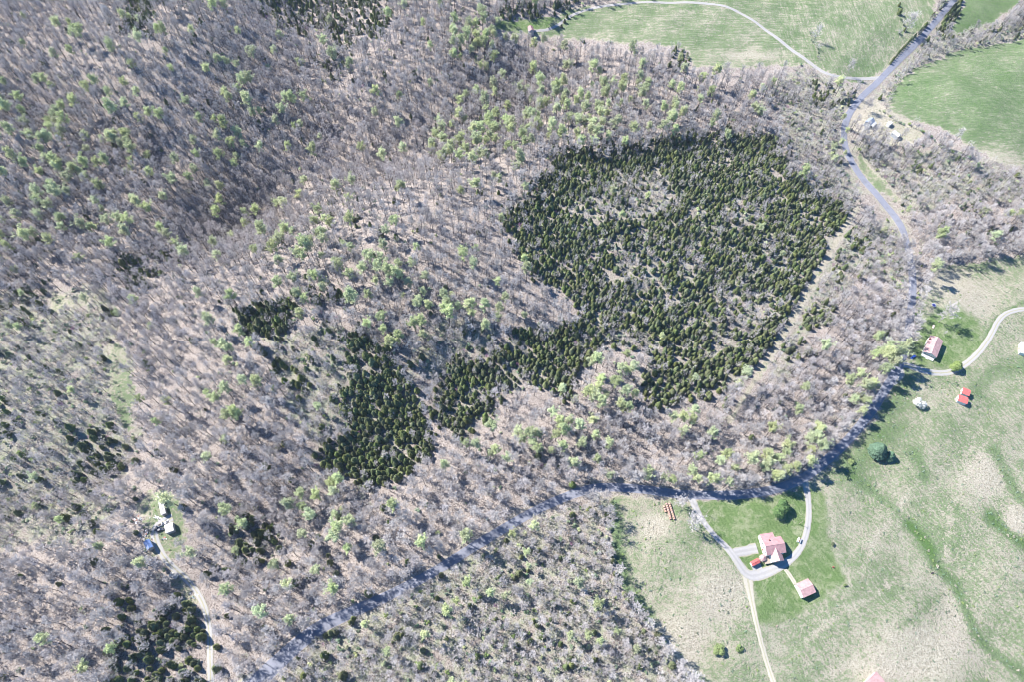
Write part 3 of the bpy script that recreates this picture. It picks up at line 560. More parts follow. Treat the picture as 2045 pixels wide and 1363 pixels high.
# ------------------------------------------------------------------ individuals and the rest
def link(o): S.collection.objects.link(o); return o
def tag(o, label=None, cat=None, group=None, kind=None):
    for k_, v_ in (('label', label), ('category', cat), ('group', group), ('kind', kind)):
        if v_: o[k_] = v_
    return o
AREAS = [(120, 80, 'on the top left hillside'), (380, 60, 'on the top left slope'), (150, 330, 'in the shaded hollow at far left'), (470, 250, 'in the dark ravine at upper left'), (700, 100, 'beside the evergreens at the top'), (860, 220, 'in the ravine above the ridge'),
 (1020, 80, 'beside the small green paddock'), (1220, 150, 'at the foot of the top meadow'), (1500, 170, 'in the wood under the top meadow'), (1640, 230, 'beside the upper right road bend'), (650, 320, 'on the slope right of the ravine'), (980, 330, 'on the ridge left of big cedars'),
 (250, 500, 'in the wood on the left hillside'), (700, 500, 'in the pale green middle grove'), (880, 600, 'in the grove between cedar stands'), (1250, 380, 'in the upper big cedar stand'), (1500, 400, 'in cedars beside the upper corridor'), (1250, 600, 'in the middle big cedar stand'), (1500, 620, 'in cedars beside the mown corridor'),
 (530, 640, 'in the small cedar patch at left'), (760, 820, 'in the lower left cedar stand'), (950, 760, 'in the middle cedar stand'), (1350, 760, 'in cedars beside the lower corridor'), (1180, 830, 'in the wood below the big cedar stand'), (60, 700, 'in the scrub at the left edge'), (210, 840, 'beside the green left strip'), (400, 800, 'on the slope left of the cedars'),
 (500, 960, 'in the wood right of the mobile home'), (120, 1080, 'in the wood left of the blue shed'), (250, 1180, 'in the wood below the blue shed'), (480, 1150, 'beside the winding gravel track'), (650, 1100, 'between the gravel track and road'), (320, 1300, 'in the bottom left dark clump'), (90, 1300, 'in the bottom left corner'), (520, 1300, 'beside the wide end of the road'),
 (850, 1000, 'above the middle road bend'), (1080, 930, 'in the wood above the road crest'), (1280, 920, 'in the wood above the hay bales'), (1330, 950, 'beside the foot of the mown corridor'), (1500, 920, 'above the road by the farmhouse'), (1620, 800, 'in the wood right of the corridor'), (1740, 790, 'beside the road near the east driveway'), (1700, 600, 'in the scrub right of the corridor'),
 (1810, 560, 'in the strip hiding the road'), (1900, 430, 'in the grey wood at the right edge'), (1780, 320, 'in the thicket below the white barn'), (1990, 380, 'in the wood below the right field'), (1900, 90, 'in the top right tree line'), (760, 1290, 'in the scrub below the road'), (1000, 1180, 'in the open wood below the road'), (1180, 1120, 'beside the left side of the lower field'), (1200, 1300, 'in the wood at the bottom edge')]
AX = np.array([(a, b_) for a, b_, _ in AREAS], float)
def area(u, v): return AREAS[int(np.argmin((AX[:, 0] - u) ** 2 + ((AX[:, 1] - v) * 1.2) ** 2))][2]
NAMES = {'bare': ('bare_tree', 'bare tree', 'grey leafless tree', 21, 300), 'leafing': ('leafing_tree', 'tree', 'pale green tree', 21, 300), 'cedar': ('cedar_tree', 'cedar', 'dark olive cedar', 7, 300),
         'sapling': ('sapling', 'sapling', 'grey leafless sapling', 6, 300), 'shrub': ('shrub', 'shrub', 'leafy green shrub', 3, 300), 'redbud': ('redbud', 'redbud', 'purple flowering redbud', 4, 80)}
def plant(name, kit, loc, s, rz, lean=(0, 0), sz=1.0):
    root = link(bpy.data.objects.new(name, None)); root.location = loc; root.rotation_euler = (lean[0], lean[1], rz); root.scale = (s, s, s * sz); root.empty_display_size = .5
    for pn, me in (('trunk', kit[0]), ('crown', kit[1])):
        c = link(bpy.data.objects.new(pn, me)); c.parent = root
    return root
ORD = 'first second third fourth fifth sixth seventh eighth ninth tenth eleventh twelfth thirteenth fourteenth fifteenth sixteenth seventeenth eighteenth nineteenth twentieth'.split(); ORD += [t_ + '-' + q for t_ in ('twenty', 'thirty', 'forty', 'fifty', 'sixty', 'seventy') for q in ORD[:9]]
def shorten(t_):
    for a_, b_ in ((' part,', ','), (' the ', ' '), (' the ', ' '), (' the ', ' '), ('grey ', '')):
        if len(t_.replace('-', ' ').split()) > 15: t_ = t_.replace(a_, b_, 1)
    return t_
rest = {}
for kind, (nm, cat, lab, H0, cap) in NAMES.items():
    A = np.array(SPOTS[kind]); u, v = pxof(A[:, 0], A[:, 1], A[:, 2] + H0 * .7 * A[:, 3]); d = A[:, 1] * CP - (A[:, 2] - CH) * SP
    vis = (u > 4) & (u < 2041) & (v > 4) & (v < 1355); score = np.where(vis, A[:, 3] * A[:, 8] ** .5 / d, 0); order = np.argsort(-score); pick = order[:min(cap, int(vis.sum()))]
    rest[kind] = A[order[len(pick):]]
    if len(pick) == int(vis.sum()): rest[kind] = A[:0]
    groups = {}
    for i in pick: groups.setdefault(area(u[i], v[i]), []).append(i)
    for ar, mem in groups.items():
        gx, gy = u[mem], v[mem]; ql, qh, pl_, ph = np.quantile(gx, [.34, .66]).tolist() + np.quantile(gy, [.34, .66]).tolist()
        cellsd = {}
        for i in mem:
            cx = 0 if u[i] < ql else 2 if u[i] > qh else 1; cy = 0 if v[i] < pl_ else 2 if v[i] > ph else 1
            if len(mem) < 4: cx = cy = -1
            cellsd.setdefault((cx, cy), []).append(i)
        for (cx, cy), ms in cellsd.items():
            ms.sort(key=lambda q: u[q]); where = '' if cx < 0 else ', %s part' % {(1, 1): 'central'}.get((cx, cy), (' '.join(w_ for w_ in (('upper', '', 'lower')[cy], ('left', '', 'right')[cx]) if w_)))
            for k_, i in enumerate(ms):
                a = A[i]; od = '' if len(ms) == 1 else ORD[k_] + ' '; fl = '' if len(ms) == 1 else ' from left'
                tag(plant(nm, KIT[kind][int(a[4])], (a[0], a[1], a[2] - .1), a[3], a[5], (a[6], a[7]), a[8]), shorten(od + lab + fl + where + ', ' + ar), cat, '%ss %s' % (cat, ar))
def scatter_object(name, A, meshes, label, cat, kind='stuff'):
    """one object: points that instance a few plant meshes (geometry nodes)"""
    col = bpy.data.collections.new(name + '_forms')
    for i, me in enumerate(meshes): col.objects.link(bpy.data.objects.new('%s_form_%02d' % (name, i), me))
    pm = bpy.data.meshes.new(name); n = len(A); pm.vertices.add(n); pm.vertices.foreach_set('co', (A[:, :3] - [0, 0, .1]).astype(np.float32).ravel())
    for an, ty, dat in (('rot', 'FLOAT_VECTOR', np.stack([A[:, 6], A[:, 7], A[:, 5]], -1)), ('scl', 'FLOAT_VECTOR', np.stack([A[:, 3], A[:, 3], A[:, 3] * A[:, 8]], -1))):
        at_ = pm.attributes.new(an, ty, 'POINT'); at_.data.foreach_set('vector', dat.astype(np.float32).ravel())
    at_ = pm.attributes.new('form', 'INT', 'POINT'); at_.data.foreach_set('value', A[:, 4].astype(np.int32))
    o = link(bpy.data.objects.new(name, pm)); g = bpy.data.node_groups.new(name + '_nodes', 'GeometryNodeTree')
    g.interface.new_socket('Geometry', in_out='INPUT', socket_type='NodeSocketGeometry'); g.interface.new_socket('Geometry', in_out='OUTPUT', socket_type='NodeSocketGeometry')
    gi, gout = g.nodes.new('NodeGroupInput'), g.nodes.new('NodeGroupOutput'); ip = g.nodes.new('GeometryNodeInstanceOnPoints'); ci = g.nodes.new('GeometryNodeCollectionInfo')
    ci.inputs['Collection'].default_value = col; ci.inputs['Separate Children'].default_value = True; ci.inputs['Reset Children'].default_value = True
    def na(nm_, dt):
        q_ = g.nodes.new('GeometryNodeInputNamedAttribute'); q_.data_type = dt; q_.inputs['Name'].default_value = nm_; return q_.outputs['Attribute']
    L_ = g.links.new; L_(gi.outputs[0], ip.inputs['Points']); L_(ci.outputs[0], ip.inputs['Instance']); ip.inputs['Pick Instance'].default_value = True
    L_(na('form', 'INT'), ip.inputs['Instance Index']); L_(na('rot', 'FLOAT_VECTOR'), ip.inputs['Rotation']); L_(na('scl', 'FLOAT_VECTOR'), ip.inputs['Scale']); L_(ip.outputs[0], gout.inputs[0])
    md = o.modifiers.new('plants', 'NODES'); md.node_group = g
    return tag(o, label, cat, None, kind)
for kind, nm, lab, cat in (('bare', 'bare_woodland', 'the rest of the grey leafless woodland over the hills', 'woodland'), ('leafing', 'leafing_woodland', 'the rest of the pale green leafing canopy scattered through the wood', 'woodland'),
                           ('cedar', 'cedar_thicket', 'the rest of the dense dark cedar stands', 'thicket'), ('sapling', 'brushwood', 'the rest of the grey brush under and between trees', 'brushwood'), ('shrub', 'undergrowth', 'the rest of the low green undergrowth through the woods', 'undergrowth')):
    if len(rest[kind]): scatter_object(nm, rest[kind], [k_[2] for k_ in KIT[kind]], lab, cat)
print('COUNTS', {k_: (len(SPOTS[k_]), len(rest[k_])) for k_ in KIT})
#@@OBJECTS
# ------------------------------------------------------------------ single trees and hedges in the open
def ground_at(px, py): return at(px, py)
def one(name, kit, px, py, s, label, cat, group=None, var=1.0, rz=None):
    p = at(px, py); r = random.Random(int(px * 7 + py)); root = plant(name, kit, (p.x, p.y, p.z - .1), s, r.uniform(0, 6) if rz is None else rz, (0, 0), var)
    return tag(root, label, cat, group)
T, L = conifer(901, 11.5, 4.7, 1900, .5, .5, .97); BIGEV = pack('big_evergreen', T, L, BARK, [SPRUCE])
T, L = bush(902, 6.4, 4.6, 1800, .32); MAPLE = pack('round_maple', T, L, BARK, [YOUNG]); T, L = bush(903, 5.0, 3.9, 1500, .27); PEAR = pack('pear', T, L, BARK, [WHITE])
T, L = bush(904, 3.4, 2.9, 700, .28); BUSHY = pack('round_bush', T, L, BARK, [YOUNG]); T, L = bush(905, 2.1, 1.7, 380, .2); DARKB = pack('dark_bush', T, L, BARK, [CED])
T, L = bush(906, 8.5, 6.2, 3200, .36); EVOAK = pack('wide_evergreen', T, L, BARK, [leafmat('deep_green_leaves', (0.16, 0.26, 0.09), (0.06, 0.12, 0.04), .05, .1)])
T, W, L = broadleaf(907, 17, 6.4, .22, 2600, 0, tw=.05, limbs=18, spread=1.15); BIGBARE = pack('wide_bare', T, W, PALEBARK, [TWIG])
T, W, L = broadleaf(908, 15, 4.6, .25, 1500, 0, tw=.05, limbs=15); MIDBARE = pack('mid_bare', T, W, PALEBARK, [TWIG])
one('evergreen_tree', BIGEV, 1773, 915, .95, 'smaller rounded evergreen touching the broad blue-green one in the field', 'evergreen', None, .7)
one('evergreen_tree', BIGEV, 1748, 906, 1.5, 'broad blue-green evergreen standing in the field beside the road', 'evergreen', None, .75)
one('evergreen_tree', EVOAK, 1556, 1018, 1.2, 'wide dark green tree inside the driveway loop below the road', 'tree')
one('maple_tree', MAPLE, 1899, 737, 1.42, 'round yellow-green tree beside the curved driveway by the pink roofed house', 'tree')
one('pear_tree', PEAR, 1833, 808, 1.2, 'round white blossoming tree alone below the east driveway', 'blossom tree')
one('blossom_tree', PEAR, 1829, 640, .62, 'small white blossoming tree between the tree strip and the house lawn', 'blossom tree')
one('bare_tree', BIGBARE, 1874, 643, 1.1, 'pale leafless tree with fine twigs standing on the lawn above the pink roofed house', 'bare tree')
one('bare_tree', MIDBARE, 1884, 668, .3, 'tiny reddish bare bush behind the pink roofed house', 'bush')
one('bare_tree', BIGBARE, 1378, 1055, 1.0, 'large pale leafless tree leaning over the left side of the driveway loop', 'bare tree')
one('bare_tree', BIGBARE, 1354, 1012, .72, 'pale leafless tree between the hay bales and the road', 'bare tree')
one('bare_tree', BIGBARE, 1180, 1008, 1.0, 'big spreading pale leafless tree at the road crest beside the lower field', 'bare tree')
one('bare_tree', MIDBARE, 1205, 1000, .95, 'pale leafless tree at the corner of the lower field beside the road', 'bare tree')
one('bare_tree', BIGBARE, 820, 1192, .75, 'big spreading pale leafless tree overhanging the middle of the road', 'bare tree')
one('bare_tree', BIGBARE, 1372, 1362, 1.1, 'large leafless tree at the bottom edge where wood meets field', 'bare tree')
one('bare_tree', MIDBARE, 1352, 1340, 1.0, 'leafless tree on the field edge near the bottom of the picture', 'bare tree')
one('bare_tree', MIDBARE, 1625, 82, 1.1, 'pale leafless tree on a brushy clump inside the top meadow', 'bare tree')
one('bare_tree', MIDBARE, 1691, 148, 1.0, 'leafless vine covered tree where the field driveway meets the road', 'bare tree')
one('bare_tree', BIGBARE, 1806, 66, 1.1, 'pale leafless tree in the brush left of the straight top road', 'bare tree')
one('bare_tree', BIGBARE, 1727, 224, .8, 'spreading leafless tree at the bend above the white farm buildings', 'bare tree')
one('bare_tree', MIDBARE, 1750, 276, .45, 'leafless leaning tree between the grey house and the white barn', 'bare tree')
one('round_bush', BUSHY, 1436, 1303, 1.5, 'larger of two round green bushes in the lower field', 'bush', 'two round bushes in the lower field')
one('round_bush', BUSHY, 1476, 1295, .95, 'smaller of two round green bushes in the lower field', 'bush', 'two round bushes in the lower field')
one('dark_bush', DARKB, 1661, 1090, 1.0, 'small dark round bush on the right edge of the mown lawn', 'bush')
one('dark_bush', DARKB, 1689, 1171, .9, 'small dark bush at the pointed right corner of the mown lawn', 'bush')
one('dark_bush', DARKB, 1912, 665, .01 + .8, 'low green bush on the lawn right of the pink roofed house', 'bush')
one('round_bush', BUSHY, 1700, 925, .9, 'yellowish bush beside the road above the field', 'bush')
for i, (x_, y_, s_) in enumerate([(1676, 250, .62), (1683, 275, .55), (1672, 300, .6), (1680, 318, .5)]):
    one('leafing_tree', KIT['leafing'][i % 5], x_, y_, s_, ['topmost', 'second', 'third', 'lowest'][i] + ' of the bright green trees at the left of the upper road bend', 'tree', 'bright green trees at the upper road bend')
rr_ = random.Random(77)
def along(pts, step):
    P = np.array([tuple(at(*p)[:2]) for p in pts]); sg = np.hypot(*np.diff(P, axis=0).T); s = np.concatenate([[0], np.cumsum(sg)]); n = int(s[-1] / step)
    return [(float(np.interp(q, s, P[:, 0])), float(np.interp(q, s, P[:, 1]))) for q in np.linspace(0, s[-1], n)]
def row(pts, step, kinds, names, label, cat, group, smin, smax, wob=.5):
    end = ('left' if pts[0][0] < pts[-1][0] else 'right') if abs(pts[0][0] - pts[-1][0]) > abs(pts[0][1] - pts[-1][1]) else ('top' if pts[0][1] < pts[-1][1] else 'bottom')
    for no_, (x_, y_) in enumerate(along(pts, step)):
        x_ += rr_.uniform(-wob, wob); y_ += rr_.uniform(-wob, wob); k_ = rr_.choice(kinds); kit_ = rr_.choice(KIT[k_])
        tag(plant(names[kinds.index(k_)], kit_, (x_, y_, float(hgt(x_, y_)) - .1), rr_.uniform(smin, smax), rr_.uniform(0, 6)), shorten('%s from %s, %s' % (ORD[min(no_, 73)], end, label)), cat, group)
row([(1777, 127), (1800, 99), (1826, 73)], 3.6, ['cedar'], ['cedar_tree'], 'small cedar in the clipped row on the left side of the top road', 'cedar', 'row of cedars along the top road', .5, .75, .3)
row([(1832, 70), (1850, 50), (1872, 22), (1888, 0)], 4.5, ['cedar', 'sapling', 'shrub'], ['cedar_tree', 'sapling', 'shrub'], 'hedge plant left of the straight road near the top edge', 'hedge plant', 'hedge along the upper end of the top road', .7, 1.1, 1)
row([(1768, 205), (1790, 166), (1815, 140), (1843, 120), (1860, 112)], 3.2, ['sapling', 'shrub', 'sapling'], ['sapling', 'shrub', 'sapling'], 'brush in the hedgerow between the top road and the right field', 'hedge plant', 'hedgerow beside the right field', .6, 1.05, 1.6)
row([(1757, 222), (1775, 232), (1800, 246), (1830, 256), (1850, 268)], 3.2, ['shrub', 'sapling'], ['shrub', 'sapling'], 'bush in the fence row between the farm buildings and the right field', 'hedge plant', 'fence row beside the farm buildings', .55, 1.0, 1.0)
row([(1845, 262), (1870, 285), (1890, 300), (1925, 315)], 3.0, ['shrub', 'shrub', 'sapling'], ['shrub', 'shrub', 'sapling'], 'bright green bush along the lower corner of the right field', 'hedge plant', 'green bushes at the right field corner', .8, 1.3, 2.5)
row([(1121, 55), (1127, 45), (1132, 36)], 4.5, ['cedar'], ['cedar_tree'], 'small dark cedar lining the track beside the green paddock', 'cedar', 'cedars along the paddock track', .65, .9, .4)
row([(1095, 56), (1105, 54)], 4.0, ['cedar', 'shrub'], ['cedar_tree', 'shrub'], 'dark bush beside the end of the paddock track', 'bush', 'bushes at the end of the paddock track', .6, .8, .5)
row([(1618, 62), (1622, 84), (1632, 98), (1634, 116)], 3.5, ['sapling', 'shrub'], ['sapling', 'shrub'], 'brush on the bare clump inside the top meadow', 'hedge plant', 'brush clump in the top meadow', .5, .9, 1)
row([(1792, 10), (1798, 40), (1808, 62), (1795, 72)], 3.5, ['sapling', 'shrub', 'cedar'], ['sapling', 'shrub', 'cedar_tree'], 'brush around the pale tree left of the top road', 'hedge plant', 'brush left of the top road', .7, 1.2, 2.5)
row([(1205, 1015), (1212, 1060), (1222, 1120), (1240, 1175), (1268, 1215), (1300, 1262), (1345, 1325)], 5.5, ['sapling', 'shrub', 'cedar'], ['sapling', 'shrub', 'cedar_tree'], 'brush on the wooded left edge of the lower field', 'hedge plant', 'brush along the lower field edge', .8, 1.3, 2.2)
row([(1836, 560), (1832, 600), (1824, 650)], 4.5, ['shrub', 'sapling'], ['shrub', 'sapling'], 'low green brush on the field side of the road tree strip', 'hedge plant', 'brush beside the tree strip', .5, .9, 1)
row([(2060, 505), (1985, 516), (1900, 526), (1865, 545)], 6.5, ['bare'], ['bare_tree'], 'leaning grey leafless tree on the upper edge of the right hand pasture', 'bare tree', 'bare trees above the right hand pasture', .75, 1.0, 2.5)
row([(1832, 560), (1828, 600), (1818, 650), (1806, 690)], 6.5, ['bare'], ['bare_tree'], 'grey leafless tree of the narrow strip hiding the road above the east driveway', 'bare tree', 'bare trees of the roadside strip', .7, .95, 1.0)
row([(1196, 958), (1260, 960), (1320, 967), (1370, 972), (1420, 975), (1500, 971), (1560, 955), (1616, 920), (1668, 868), (1712, 820), (1748, 772)], 5.0, ['bare', 'bare', 'leafing'], ['bare_tree', 'bare_tree', 'leafing_tree'], 'roadside tree casting its shadow across the road beside the fields', 'roadside tree', 'roadside trees above the fields', .7, .95, 1.3)
row([(1478, 768), (1428, 850), (1370, 955)], 4.6, ['bare', 'bare', 'leafing'], ['bare_tree', 'bare_tree', 'leafing_tree'], 'tree on the left edge of the lower corridor', 'corridor tree', 'trees along the lower corridor', .85, 1.05, 1.0)
row([(1880, 78), (1930, 74), (1985, 60), (2040, 32)], 6.5, ['bare', 'cedar', 'sapling'], ['bare_tree', 'cedar_tree', 'sapling'], 'tree in the dark tree line dividing the two right fields', 'tree', 'tree line between the right fields', .7, 1.0, 4)

# ------------------------------------------------------------------ buildings
WHITE_W = simple('white_siding', (0.74, 0.73, 0.70), .7, .03, .8); GREY_W = simple('grey_siding', (0.42, 0.45, 0.50), .8, .08, 1); GLASS = simple('dark_glass', (0.03, 0.05, 0.09), .15, .02, 1, spec=.6)
DARK = simple('dark_trim', (0.06, 0.05, 0.05), .7, .05, 1); WOODP = simple('weathered_wood', (0.40, 0.33, 0.27), .9, .2, 2); DOORM = simple('door_paint', (0.30, 0.10, 0.08), .6, .05, 1)
TAN = simple('tan_metal', (0.55, 0.50, 0.44), .6, .06, .5); CONC = simple('pale_concrete', (0.62, 0.60, 0.56), .9, .08, .6); BRICK = simple('brick_chimney', (0.28, 0.12, 0.09), .9, .2, 3)
def roofm(n, c): return metalroof(n, c, 0)
PINK = roofm('faded_red_metal_roof', (0.42, 0.25, 0.26)); PINKL = roofm('pale_pink_metal_roof', (0.50, 0.32, 0.315)); REDR = roofm('bright_red_metal_roof', (0.62, 0.15, 0.14)); WHR = roofm('white_metal_roof', (0.60, 0.595, 0.59)); BLUER = roofm('blue_metal_roof', (0.22, 0.33, 0.62)); GREYB = roofm('blue_grey_shingles', (0.30, 0.34, 0.42))
def boxm(tm, c, s):
    b0 = len(tm.v); x, y, z = c; a, b, d = s[0] / 2, s[1] / 2, s[2] / 2
    tm.v += [(x + i * a, y + j * b, z + k * d) for k in (-1, 1) for j in (-1, 1) for i in (-1, 1)]
    tm.f += [tuple(b0 + q for q in f) for f in ((0, 2, 3, 1), (4, 5, 7, 6), (0, 1, 5, 4), (2, 6, 7, 3), (0, 4, 6, 2), (1, 3, 7, 5))]
def part(name, tm, m_, parent):
    o = link(bpy.data.objects.new(name, tm.mesh(name, m_))); o.parent = parent; return o
def box_part(name, c, s, m_, parent, bev=0):
    tm = TM(); boxm(tm, c, s); o = part(name, tm, m_, parent)
    return o
def prism(tm, prof, x0, x1):
    n = len(prof); b0 = len(tm.v); tm.v += [(x0, y, z) for y, z in prof] + [(x1, y, z) for y, z in prof]
    tm.f += [tuple(b0 + i for i in range(n))[::-1], tuple(b0 + n + i for i in range(n))] + [(b0 + i, b0 + (i + 1) % n, b0 + n + (i + 1) % n, b0 + n + i) for i in range(n)]
def frame_from(A, B, C, he):
    """rectangle from three eave corners seen in the photo at height he: A->B along the ridge, C across"""
    def wp(p):
        z = 0.0
        for _ in range(12):
            x_, y_ = flat(p[0], p[1], z + he); z = .5 * z + .5 * float(hgt(x_, y_))
        return np.array([float(x_), float(y_)])
    a, b_, c = wp(A), wp(B), wp(C); L_ = np.hypot(*(b_ - a)); u = (b_ - a) / L_; n_ = np.array([-u[1], u[0]]); Wd = float((c - a) @ n_)
    if Wd < 0: n_ = -n_
    ctr = (a + b_) / 2 + n_ * abs(Wd) / 2
    ang = math.atan2(u[1], u[0]); flip = Wd < 0          # keep +y across towards C
    if flip: ang += math.pi
    zs = [float(hgt(*(ctr + u * L_ * i / 2 + n_ * abs(Wd) * j / 2))) for i in (-1, 1) for j in (-1, 1)]
    return ctr, ang, float(L_), abs(Wd), min(zs), max(zs)
def thing(name, x_, y_, z_, ang, label, cat, group=None):
    o = link(bpy.data.objects.new(name, None)); o.location = (x_, y_, z_); o.rotation_euler = (0, 0, ang); return tag(o, label, cat, group)
def windows(parent, side, hx, hy, n, z, w_, h_, x0=None, x1=None):
    """side '+x','-x','+y','-y' of a box of half size hx, hy"""
    sg = 1 if side[0] == '+' else -1; span = hy if side[1] == 'x' else hx
    for i in range(n):
        q = ((i + .5) / n * 2 - 1) * span * .86 if x0 is None else x0 + (x1 - x0) * i / max(1, n - 1)
        if side[1] == 'x': fo = box_part('window', (sg * (hx + .04), q, z), (.1, w_ + .2, h_ + .2), WHITE_W, parent); box_part('pane', (sg * (hx + .075), q, z), (.08, w_, h_), GLASS, fo)
        else: fo = box_part('window', (q, sg * (hy + .04), z), (w_ + .2, .1, h_ + .2), WHITE_W, parent); box_part('pane', (q, sg * (hy + .075), z), (w_, .08, h_), GLASS, fo)
def gable(name, A, B, C, he, rise, wall, roof, label, cat, over=.35, group=None, doors=(), wins=(), roof2=None, cap=None):
    ctr, ang, L_, Wd, z0, z1 = frame_from(A, B, C, he); o = thing(name, ctr[0], ctr[1], z1, ang, label, cat, group)
    hx, hy = L_ / 2 - over, Wd / 2 - over; tm = TM(); rz_ = rise * hy / (hy + over)
    prism(tm, [(-hy, -(z1 - z0) - .4), (hy, -(z1 - z0) - .4), (hy, he), (0, he + rz_), (-hy, he)], -hx, hx); part('wall', tm, wall, o)
    for s_, rm in ((-1, roof), (1, roof2 or roof)):
        tm = TM(); y0 = s_ * Wd / 2; prism(tm, [(0, he + rise + .05), (y0, he + .05), (y0, he + .17), (0, he + rise + .17)], -L_ / 2, L_ / 2)
        for k in range(int(L_ / .9)):
            x_ = -L_ / 2 + .45 + k * .9; prism(tm, [(0, he + rise + .171), (y0, he + .171), (y0, he + .22), (0, he + rise + .22)], x_ - .025, x_ + .025)
        part('roof', tm, rm, o)
    tm = TM(); prism(tm, [(-.25, he + rise + .14), (0, he + rise + .24), (.25, he + rise + .14), (0, he + rise + .30)], -L_ / 2 - .02, L_ / 2 + .02); part('ridge_cap', tm, cap or roof, o)
    for side, q, w_, h_, m_ in doors:
        sg = 1 if side[0] == '+' else -1
        c_ = (sg * (hx + .04), q * hy, h_ / 2) if side[1] == 'x' else (q * hx, sg * (hy + .04), h_ / 2); s__ = (.1, w_, h_) if side[1] == 'x' else (w_, .1, h_)
        d_ = box_part('door', c_, s__, m_, o); hd = (c_[0] + (sg * .09 if side[1] == 'x' else w_ * .38), c_[1] + (w_ * .38 if side[1] == 'x' else sg * .09), 1.05); box_part('handle', hd, (.08, .08, .14), DARK, d_)
    for side, n_, z_, w_, h_ in wins: windows(o, side, hx, hy, n_, z_, w_, h_)
    return o, hx, hy
k4 = lambda x, y: (1440 + x / 6.814, 1020 + y / 6.814)
k5 = lambda x, y: (1780 + x / 7.17, 640 + y / 7.17)
k6 = lambda x, y: (260 + x / 9.086, 970 + y / 9.086)
k7 = lambda x, y: (1680 + x / 11.36, 200 + y / 11.36)
# the large house in the driveway loop
HO, hx, hy = gable('farmhouse', k4(615, 625), k4(885, 580), k4(545, 397), 5.4, 2.6, WHITE_W, PINK, 'large white house with faded pink roof and cross gable inside the driveway loop', 'house',
                   doors=[('-x', -.1, 1.1, 2.1, DOORM), ('-y', .1, 1.0, 2.1, WHITE_W)], wins=[('-x', 3, 4.0, .9, 1.2), ('+x', 3, 1.7, .9, 1.3), ('-y', 4, 4.2, .9, 1.2), ('+y', 4, 1.6, .9, 1.3)])
flipped = math.cos(HO.rotation_euler[2]) < 0; sg = -1 if flipped else 1
def north_ext():
    tm = TM(); y0 = sg * hy; d = sg * 3.4; xa, xb = sorted((-sg * hx * 1.0, sg * hx * .35))
    prism(tm, [(y0 + sg * .004, -.5), (y0 + d, -.5), (y0 + d, 4.2), (y0 + sg * .004, 5.3)], xa, xb); e = part('extension', tm, WHITE_W, HO)
    tm = TM(); prism(tm, [(y0 - sg * .1, 5.62), (y0 + d * 1.08, 4.42), (y0 + d * 1.08, 4.56), (y0 - sg * .1, 5.76)], xa - .3, xb + .3); part('extension_roof', tm, PINK, e)
north_ext()
def wing():
    tm = TM(); yb = -sg * hy; yf = -sg * (hy + 4.4); hw = 3.3
    def pr(prof, ya, yb_, t_):
        b0 = len(t_.v); n = len(prof); t_.v += [(x, ya, z) for x, z in prof] + [(x, yb_, z) for x, z in prof]
        t_.f += [tuple(b0 + i for i in range(n)), tuple(b0 + n + i for i in range(n))[::-1]] + [(b0 + i, b0 + (i + 1) % n, b0 + n + (i + 1) % n, b0 + n + i) for i in range(n)]
    pr([(-hw, -.6), (hw, -.6), (hw, 4.9), (0, 7.2), (-hw, 4.9)], yb, yf, tm); wo = part('front_wing', tm, WHITE_W, HO)
    for s_ in (-1, 1):
        t2 = TM(); pr([(0, 7.32), (s_ * 3.7, 4.72), (s_ * 3.7, 4.86), (0, 7.46)], -sg * 1.2, yf - sg * .5, t2); part('wing_roof', t2, PINKL if s_ * sg < 0 else PINK, wo)  # sunward slope takes the paler pink, so its sunlight is in the colour
    for i in (-1.8, 0, 1.8):
        box_part('window', (i, yf - sg * .05, 1.8), (1.3, .12, 1.6), DARK, wo); box_part('pane', (i, yf - sg * .09, 1.8), (1.1, .1, 1.4), GLASS, wo)
    box_part('attic_window', (0, yf - sg * .05, 5.2), (1.2, .12, 1.1), GLASS, wo)
    dk = box_part('deck', (-sg * (hx - 1.5), -sg * (hy + 2.3), .25), (5.2, 4.4, .35), WOODP, HO)
    for i in range(4): box_part('railing_post', (-sg * (hx - 1.5) + (i - 1.5) * 1.6, -sg * (hy + 4.4), .8), (.12, .12, 1.0), WHITE_W, dk)
wing()
for x_, y_ in ((.15, .3), (-.3, .8)): box_part('roof_vent', (x_ * hx, sg * y_ * 1.6, 7.85 - y_ * .75), (.35, .35, .5), DARK, HO)
box_part('chimney', (-sg * hx * .35, sg * hy * .75, 6.6), (.6, .6, 1.6), BRICK, HO)
def octagon(px, py):
    p = at(px, py); o = thing('gazebo', p.x, p.y, p.z, .2, 'small octagonal gazebo with pinkish roof beside the large house', 'gazebo'); pts = [(2.2 * math.cos(i * math.pi / 4), 2.2 * math.sin(i * math.pi / 4)) for i in range(8)]
    tm = TM(); tm.v += [(0, 0, 4.3)] + [(x, y, 2.7) for x, y in pts] + [(0, 0, 2.6)]; tm.f += [(0, 1 + i, 1 + (i + 1) % 8) for i in range(8)] + [(9, 1 + (i + 1) % 8, 1 + i) for i in range(8)]; part('roof', tm, PINKL, o)
    for x, y in pts: box_part('post', (x * .88, y * .88, 1.35), (.14, .14, 2.7), WHITE_W, o)
    tm = TM(); tm.v += [(x, y, .3) for x, y in pts] + [(x, y, -.2) for x, y in pts]; tm.f += [tuple(range(8))] + [(i, (i + 1) % 8, 8 + (i + 1) % 8, 8 + i) for i in range(8)]; part('floor', tm, WOODP, o)
octagon(*k4(555, 662))
gable('shed', k4(430, 770), k4(535, 715), k4(385, 710), 2.6, .7, WHITE_W, REDR, 'small shed with bright red metal roof left of the large house', 'shed', doors=[('-y', 0, 2.2, 2.0, WOODP)], wins=[('-x', 1, 1.5, .7, .7)])
